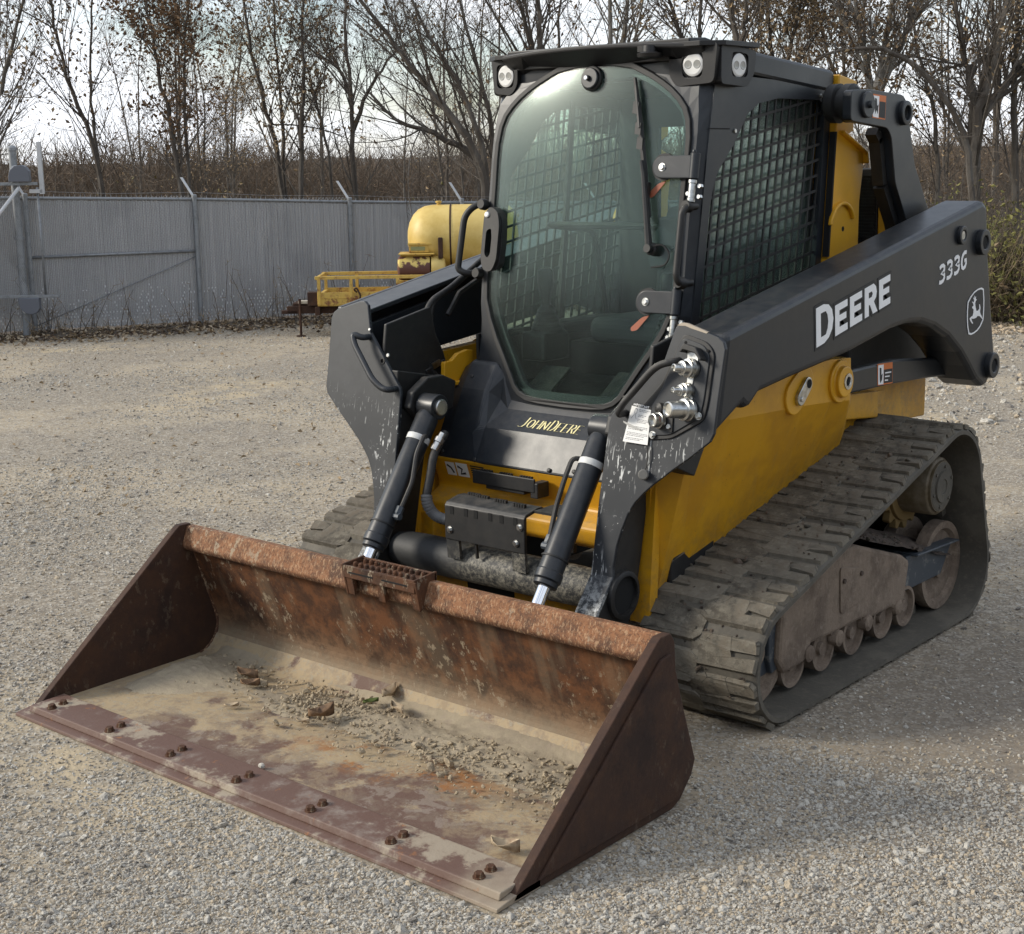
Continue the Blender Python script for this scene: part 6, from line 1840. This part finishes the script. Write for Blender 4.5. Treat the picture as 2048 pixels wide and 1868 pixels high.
b = MB(); b.tube([gd(-.32, 0, .46), gd(-.32, 0, 1.64)], .019, 8); b.build('gate_upright', m_galv, gate)

# leaf litter along the foot of the fence, weeds in it
n = 5200
i = nrng.integers(1, 6, n); t = nrng.random(n)[:, None]
A = np.array([(p[0], p[1], 0) for p in FP_])
P = A[i - 1] * (1 - t) + A[i] * t
out = np.abs(nrng.normal(0, .42, n)) + .02
P = P + out[:, None] * np.array(nf[:]) + nrng.normal(0, .02, (n, 3)) * np.array([1, 1, 0])
P[:, 2] = .012 + .05 * nrng.random(n) * np.exp(-out * 2.5)
H = Heap()
for k in range(4):
    s = slice(k * n // 4, (k + 1) * n // 4)
    V, F = leaves_np(P[s], .026 * (.6 + .9 * nrng.random(len(P[s]))), nrng, .55); H.add(V, F, k)
n2 = 700
D = 7.5 + 9 * nrng.random(n2); lat = (nrng.random(n2) - .62) * .72 * D
P2 = np.array(C0[:]) + D[:, None] * fx + lat[:, None] * rx; P2[:, 2] = .012
V, F = leaves_np(P2, .020 * (.6 + .8 * nrng.random(n2)), nrng, .7); H.add(V, F, 1)
n3 = 2500
D = 14.8 + 1.4 * nrng.random(n3); lat = (.24 + .2 * nrng.random(n3)) * D
P3 = np.array(C0[:]) + D[:, None] * fx + lat[:, None] * rx; P3[:, 2] = .015
V, F = leaves_np(P3, .026 * (.6 + .8 * nrng.random(n3)), nrng, .6); H.add(V, F, 0)
o = H.build('fallen_leaves', [m_leaf[4], m_leaf[1], m_leaf[0], simple('dark_dead_leaf', (.085, .055, .035), .9)]); tag(o, kind='stuff')
b = MB(); v, f = [], []      # dark soil verge under the litter
for i in range(40):
    s = i / 39; a = Vector((FP_[0][0], FP_[0][1], 0)).lerp(Vector((FP_[6][0], FP_[6][1], 0)), s)
    w = .55 + .2 * math.sin(i * 1.7) + .12 * math.sin(i * 3.9)
    for k, (d_, z) in enumerate(((-.5, .03), (.08, .035), (w * .6, .022), (w, .004))): p = a + nf * d_; v.append((p.x, p.y, z))
for i in range(39):
    for a in range(3): f.append((i * 4 + a, i * 4 + a + 1, i * 4 + a + 5, i * 4 + a + 4))
b.add(v, f, True); o = b.build('verge', mk_mud('dark_soil', (.10, .08, .06), (.055, .043, .034))); tag(o, kind='structure')
n = 260
i = nrng.integers(1, 6, n); t = nrng.random(n)[:, None]
P = A[i - 1] * (1 - t) + A[i] * t + (.05 + .3 * nrng.random(n))[:, None] * np.array(nf[:])
H = Heap(); V, F, pts = stems_np(P, np.stack([nrng.normal(0, .18, n), nrng.normal(0, .18, n), np.ones(n)], 1), .12 + .62 * nrng.random(n) ** 2.2, .0045 + .002 * nrng.random(n), 4, .18, 3); H.add(V, F, 0)
p = np.stack(pts, 1); k = np.repeat(np.arange(n), 5)
V, F, _ = stems_np(p[k, nrng.integers(2, 5, n * 5)], nrng.normal(0, .7, (n * 5, 3)) + np.array([0, 0, .6]), .03 + .08 * nrng.random(n * 5), np.full(n * 5, .003), 1, .1, 3); H.add(V, F, 1)
o = H.build('dry_weeds', [m_twig, m_straw]); tag(o, kind='stuff')
# ------------------------------------------------------------------ tank trailer in front of the fence
m_tank = Mat('faded_yellow_tank', .5, 0.0, (.66, .49, .16)); m_tank.over((.56, .39, .10), m_tank.ramp(m_tank.noise(3, 6, .65), .42, .66)); m_tank.over((.33, .20, .06), m_tank.math('MULTIPLY', m_tank.ramp(m_tank.noise(26, 5, .7), .64, .72), .6)); m_tank = m_tank.done()
m_tyel = Mat('rusty_yellow_steel', .65, 0.0, (.56, .38, .085)); m_tyel.over((.19, .075, .03), m_tyel.ramp(m_tyel.noise(7, 7, .75), .53, .62)); m_tyel.over((.34, .17, .05), m_tyel.math('MULTIPLY', m_tyel.ramp(m_tyel.noise(20, 5, .7), .50, .66), .6)); m_tyel = m_tyel.done()
m_peel = Mat('peeling_yellow_paint', .7, 0.0, (.62, .47, .14)); m_peel.over((.105, .042, .030), m_peel.ramp(m_peel.noise(5.5, 6, .62), .44, .49)); m_peel = m_peel.done()
m_dirtsteel = mk_rust('dark_rusty_chassis', dark=.6)
m_tyre = Mat('dusty_tyre', .85, 0, (.018, .018, .018)); m_tyre.over((.07, .062, .05), m_tyre.ramp(m_tyre.noise(12, 5), .45, .7)); m_tyre = m_tyre.done()
t0 = YD(-2.0, 15.6)
trailer = empty('tank_trailer', t0, math.atan2(RH.y, RH.x)); tag(trailer, 'old yellow tank trailer with railed deck and rusty drawbar by the fence', 'trailer')
# local axes: x to the right along the deck, y away, z up
def rail(pts, r, name, m=None):
    b = MB(); b.tube(pts, r, 4); return b.build(name, m or m_tyel, trailer)
for y in (0, .62):
    b = MB(); b.box(-.04, 1.75, y - .018, y + .018, .605, .640); b.build('top_rail', m_tyel, trailer, .003)
    b = MB(); b.box(-.02, 1.75, y - .012, y + .012, .34, .47); b.box(-.02, 1.75, y - .020, y + .010, .405, .412); b.build('side_board', m_tyel, trailer, .003)
    for x in (0.0, .34, .83, 1.05, 1.36, 1.62):
        b = MB(); b.box(x - .016, x + .016, y - .024, y + .012, .33, .61); b.build('stanchion', m_tyel, trailer, .002)
b = MB(); b.box(-.02, .02, .0, .62, .33, .45); b.box(-.03, .0, .0, .62, .60, .635); b.build('head_board', m_tyel, trailer, .003)
b = MB(); b.box(-.02, 1.8, .0, .62, .325, .345); b.build('deck', m_tyel, trailer)
b = MB(); b.box(-.36, 1.9, .10, .16, .24, .32); b.box(-.30, 1.9, .46, .52, .24, .32); b.box(-.05, .0, 0, .62, .23, .32); b.build('chassis', m_dirtsteel, trailer, .004)
b = MB(); b.obox((-.20, .30, .27), (1, .6, 0), (-.6, 1, 0), (0, 0, 1), .20, .03, .035); b.box(-.42, -.25, .10, .18, .24, .275); b.box(-.30, -.12, .12, .40, .30, .35); b.box(-.13, -.02, .02, .16, .33, .47); b.build('drawbar', m_dirtsteel, trailer, .004)
b = MB(); b.box(-.24, -.06, .10, .20, .345, .375); b.build('coupling_cover', simple('pale_plastic', (.55, .50, .40), .6), trailer, .004)
b = MB(); b.tube([(-.22, .08, .40), (-.22, .08, .0)], .014, 8); b.lathe((-.22, .08, 0), (0, 0, 1), [(0, .05), (.012, .05)], 14); b.build('jack_leg', m_dirtsteel, trailer)
for (x, y) in [(.30, -.02), (.30, .62), (1.45, -.02), (1.45, .62)]:
    b = MB(); b.lathe((x, y, .155), (0, -1 if y < .3 else 1, 0), [(-.07, .10), (-.07, .145), (-.05, .155), (.01, .155), (.03, .145), (.03, .09), (.01, .085), (.01, .03), (.02, .02)], 26); b.build('wheel', m_tyre, trailer)
for y in (.10, .52):
    b = MB(); b.box(.27, .33, y - .02, y + .02, .14, .25); b.box(1.42, 1.48, y - .02, y + .02, .14, .25); b.build('axle_bracket', m_dirtsteel, trailer)
# tank, lying along the deck, with its band and bung
tc_ = (.98, .45, 1.005); R_ = .345
b = MB(); b.lathe(tc_, (1, 0, 0), [(-.06, .02), (-.055, R_ * .25), (-.035, R_ * .48), (.005, R_ * .70), (.06, R_ * .86), (.13, R_ * .96), (.22, R_), (.95, R_), (1.03, R_ * .95), (1.10, R_ * .75), (1.13, .02)], 40); tk = b.build('tank', m_tank, trailer)
for dx in (.40, .90):
    b = MB(); b.lathe((tc_[0] + dx, tc_[1], tc_[2]), (1, 0, 0), [(0, R_ * .99), (0, R_ * 1.012), (.018, R_ * 1.012), (.018, R_ * .99)], 40); b.build('tank_band', m_dirtsteel, tk)
b = MB(); b.lathe((tc_[0] + .28, tc_[1], tc_[2] + R_ - .01), (0, 0, 1), [(0, .022), (.03, .022), (.03, .034), (.045, .034), (.05, .02)], 14); b.build('tank_bung', m_tyel, tk)
for dx in (.2, .8):
    b = MB(); b.px([(.14, .34), (.76, .34), (.76, .78), (.70, .84), (.60, .72), (.30, .72), (.20, .84), (.14, .78)], 1.0 + dx, 1.04 + dx); b.build('tank_cradle', m_tyel, trailer)
b = MB(); b.tube(rounded([(1.28, .10, .70), (1.36, .02, .62), (1.30, -.02, .50), (1.20, .02, .40)], .06, 4), .014, 6); b.build('hose', m_hose, trailer)
b = MB(); b.box(1.26, 1.31, .06, .10, .80, 1.02); b.build('exhaust', m_dirtsteel, trailer, .01)
# engine with peeling drum guard and box on top
b = MB(); b.lathe((.82, .16, .70), (1, 0, 0), [(0, .02), (.01, .105), (.03, .13), (.33, .13), (.35, .125)], 28); en = b.build('engine_drum', m_peel, trailer)
b = MB(); b.lathe((1.185, .16, .70), (1, 0, 0), [(0, .126), (.03, .13), (.10, .12), (.14, .09), (.15, .02)], 24); b.build('drum_end', m_tank, en)
b = MB(); b.box(.86, 1.18, .10, .30, .825, .85); b.px([(.05, .845), (.33, .845), (.33, .862), (.05, .855)], .84, 1.22); b.build('engine_plate', m_tyel, trailer, .003)
b = MB(); b.box(.95, 1.16, .12, .28, .862, .955); b.box(.94, 1.20, .11, .29, .940, .962); b.build('battery_box', m_tyel, trailer, .004)
b = MB(); b.box(.97, 1.12, .116, .122, .885, .925); b.build('label_plate', simple('dull_green_plate', (.25, .26, .12), .7), trailer)
b = MB(); b.px([(.02, .345), (.34, .345), (.30, .58), (.06, .58)], .84, 1.24); b.build('engine_bed', m_tyel, trailer, .003)
b = MB(); b.tube(rounded([(.40, -.03, .47), (.37, -.05, .50), (.40, -.06, .52), (.44, -.05, .44), (.43, -.03, .40)], .03, 4), .010, 6); b.build('hook', m_dirtsteel, trailer)
b = MB(); b.box(1.40, 1.48, -.03, .10, .47, .63); b.box(1.55, 2.0, .0, .03, .60, .67); b.build('corner_bracket', m_tyel, trailer, .003)

# ------------------------------------------------------------------ loose things lying in the bucket
m_sand = mk_mud('bucket_sand', (.335, .28, .195), (.20, .165, .12), .6)
NXd, NYd = 150, 64
xs = np.linspace(-1.0, 1.025, NXd); ys = np.linspace(-1.46, -.885, NYd)
X, Y = np.meshgrid(xs, ys, indexing='ij')
def wob(x, y):
    h = 0
    for k, (fx_, fy_, a, p) in enumerate([(3.1, 7.0, .5, .3), (7.7, 11, .35, 1.7), (15, 21, .22, 4.1), (31, 39, .14, 2.2), (57, 63, .10, 5.0)]): h = h + a * np.sin(fx_ * x + p + 1.3 * np.sin(fy_ * y * .7 + p)) * np.cos(fy_ * y - p + 1.1 * np.sin(fx_ * x * .8))
    return h
ridge = np.exp(-((Y - (-1.06 - .04 * X + .05 * np.sin(3 * X))) / .12) ** 2) * (.4 + .6 * np.clip((X + .55) / .5, 0, 1))
heap_l = np.exp(-((X + .90) / .16) ** 2 - ((Y + 1.16) / .17) ** 2) * 1.0
corner = np.exp(-((Y + .90) / .045) ** 2) * .9
clods = nrng.random(X.shape)
hgt = .020 * ridge + .030 * heap_l + .020 * corner + .010 * wob(X, Y) * (ridge + heap_l * .6) + .011 * (clods ** 3) * (ridge + .7 * heap_l) - .0085
edge = np.minimum(np.minimum(X + 1.0, 1.025 - X) / .05, 1); hgt = hgt * np.clip(edge, .2, 1) - .004 * (1 - np.clip(edge, 0, 1))
base_z = np.interp(Y, [-1.46, -1.2, -.985, -.94, -.89], [.0245, .0245, .026, .032, .052])
Z = base_z + hgt
V = np.stack([X, Y, Z], -1).reshape(-1, 3)
I = np.arange(NXd * NYd).reshape(NXd, NYd)
F = np.stack([I[:-1, :-1], I[1:, :-1], I[1:, 1:], I[:-1, 1:]], -1).reshape(-1, 4)
hm = hgt.reshape(-1)
F = F[(hm[F].max(1) > 0)]
o = np_mesh('sand', V, F, m_sand, None, True); tag(o, kind='stuff')
n = 2600
cx = nrng.uniform(-.95, 1.0, n); cy = -1.06 - .04 * cx + nrng.normal(0, .10, n); cy = np.clip(cy, -1.42, -.92)
keep = (nrng.random(n) < .35 + .65 * (cx > -.4)); cx, cy = cx[keep], cy[keep]
cs = np.exp(nrng.normal(0, .5, len(cx))) * .0042
scatter_stones('dirt_clods', np.stack([cx, cy, np.full(len(cx), .037) + .2 * cs], 1), cs, stone_tree([simple('sand_clod', (.34, .275, .185), .95), simple('tan_clod', (.27, .215, .145), .95)], (0, 0, 0, 0, 1, 0, 0, 0, 0, 0)))
def dry_leaf(x, y, z, L, w, rz, curl, label, mat, name='dry_leaf', cat='leaf'):
    root = None
    b = MB(); v, f = [], []
    prof = [(0, .04), (.15, .5), (.35, .95), (.55, 1.0), (.75, .7), (.9, .3), (1, .02)]
    for i, (t, k) in enumerate(prof):
        for j, s in enumerate((-1, -.5, 0, .5, 1)):
            zz = curl * L * (.55 * abs(s) ** 1.5 + .8 * (t - .5) ** 2 + .12 * math.sin(5 * t + 3 * s))
            v.append(((t - .5) * L, s * k * w * .5 * (1 + .12 * math.sin(9 * t + j)), zz + .002))
    for i in range(6):
        for j in range(4): f.append((i * 5 + j, i * 5 + j + 1, (i + 1) * 5 + j + 1, (i + 1) * 5 + j))
    b.add(v, f, True)
    o = b.build(name, mat)
    sol = o.modifiers.new('thickness', 'SOLIDIFY'); sol.thickness = .0008
    o.location = (x, y, z); o.rotation_euler = (0, 0, rz)
    tag(o, label, cat)
    return o
def leafmat(name, c, c2): M = Mat(name, .8, 0, c); M.over(c2, M.ramp(M.noise(25, 4), .45, .6)); return M.done()
lm1, lm2, lm3 = leafmat('tan_dead_leaf', (.42, .33, .22), (.27, .19, .12)), leafmat('brown_dead_leaf', (.20, .12, .065), (.10, .06, .035)), leafmat('green_leaf', (.075, .10, .02), (.05, .07, .015))
dry_leaf(.905, -1.490, .030, .085, .05, .25, .55, 'curled tan leaf alone near the right front of the bucket', lm1)
dry_leaf(-.150, -1.170, .046, .090, .055, 1.2, .60, 'brown curled leaf standing on the sand in mid bucket', lm2)
dry_leaf(-.190, -1.215, .034, .055, .03, .2, .35, 'small tan leaf beside the brown curled leaf in mid bucket', lm1)
dry_leaf(.012, -.985, .050, .080, .04, -.3, .45, 'tan leaf lying on the sand just right of the green leaf', lm1)
dry_leaf(-.085, -.925, .058, .070, .05, 1.6, .70, 'upright pale leaf at the foot of the bucket back wall', lm1)
dry_leaf(-.112, -.985, .050, .055, .035, 1.1, .30, 'small green leaf on the sand in the bucket', lm3)
dry_leaf(-.660, -1.050, .036, .10, .06, .1, .40, 'dark brown leaf at the left back of the bucket', lm2)
dry_leaf(-.590, -1.098, .034, .07, .055, .6, .45, 'flat brown leaf in front of the dark leaf in the bucket', lm2)
dry_leaf(-.490, -1.262, .030, .05, .03, .9, .35, 'small pale leaf left of centre on the bucket floor', lm1)
b = MB(); b.lathe((0, 0, 0), (.2, .1, 1), [(0, .006), (.004, .012), (.012, .011), (.018, .005)], 7, False); o = b.build('pebble', stones_m[0]); o.location = (-.030, -1.525, .0265); o.scale = (1, .8, .8); tag(o, 'white pebble on the worn front part of the bucket floor', 'stone')
b = MB(); b.lathe((0, 0, 0), (.2, .1, 1), [(0, .03), (.02, .06), (.05, .05), (.075, .015)], 8, False); o = b.build('rock', stones_m[0]); o.location = tuple(YD(3.05, 11.9, -.005)); o.scale = (1.3, .9, .9); tag(o, 'large pale rock on the gravel behind the loader arm', 'stone')

# clods of mud riding on the near track and heaped on its frame
mud_ng = stone_tree([m_mud, m_mud_dark, m_track], (0, 2, 0, 1, 2, 0, 2, 0, 1, 2))
cp_, cs_ = [], []
for k in range(1500):
    i = nrng.integers(0, len(TRACK_PTS))
    if TRACK_NOR[i].y < -.35: continue
    mid = nrng.random() < .75
    x = .772 + (nrng.normal(0, .035) if mid else nrng.uniform(-.2, .2)); s_ = .0035 * math.exp(nrng.normal(0, .55))
    p = TRACK_PTS[i] + TRACK_NOR[i] * (.006 if mid else .018); cp_.append((x, p.x, p.y)); cs_.append(s_)
for k in range(900):
    y = nrng.uniform(-.05, 1.0); x = nrng.uniform(.70, .905); zt = .395 + .075 * min(1, (y + .05) / .4) - max(0, y - .45) * .30
    cp_.append((x, y, zt + .035 * math.sin(math.pi * min(.96, (x - .665) / .24)))); cs_.append(.004 * math.exp(nrng.normal(0, .6)))
scatter_stones('mud_clods', np.array(cp_), np.minimum(np.array(cs_), .016), mud_ng)
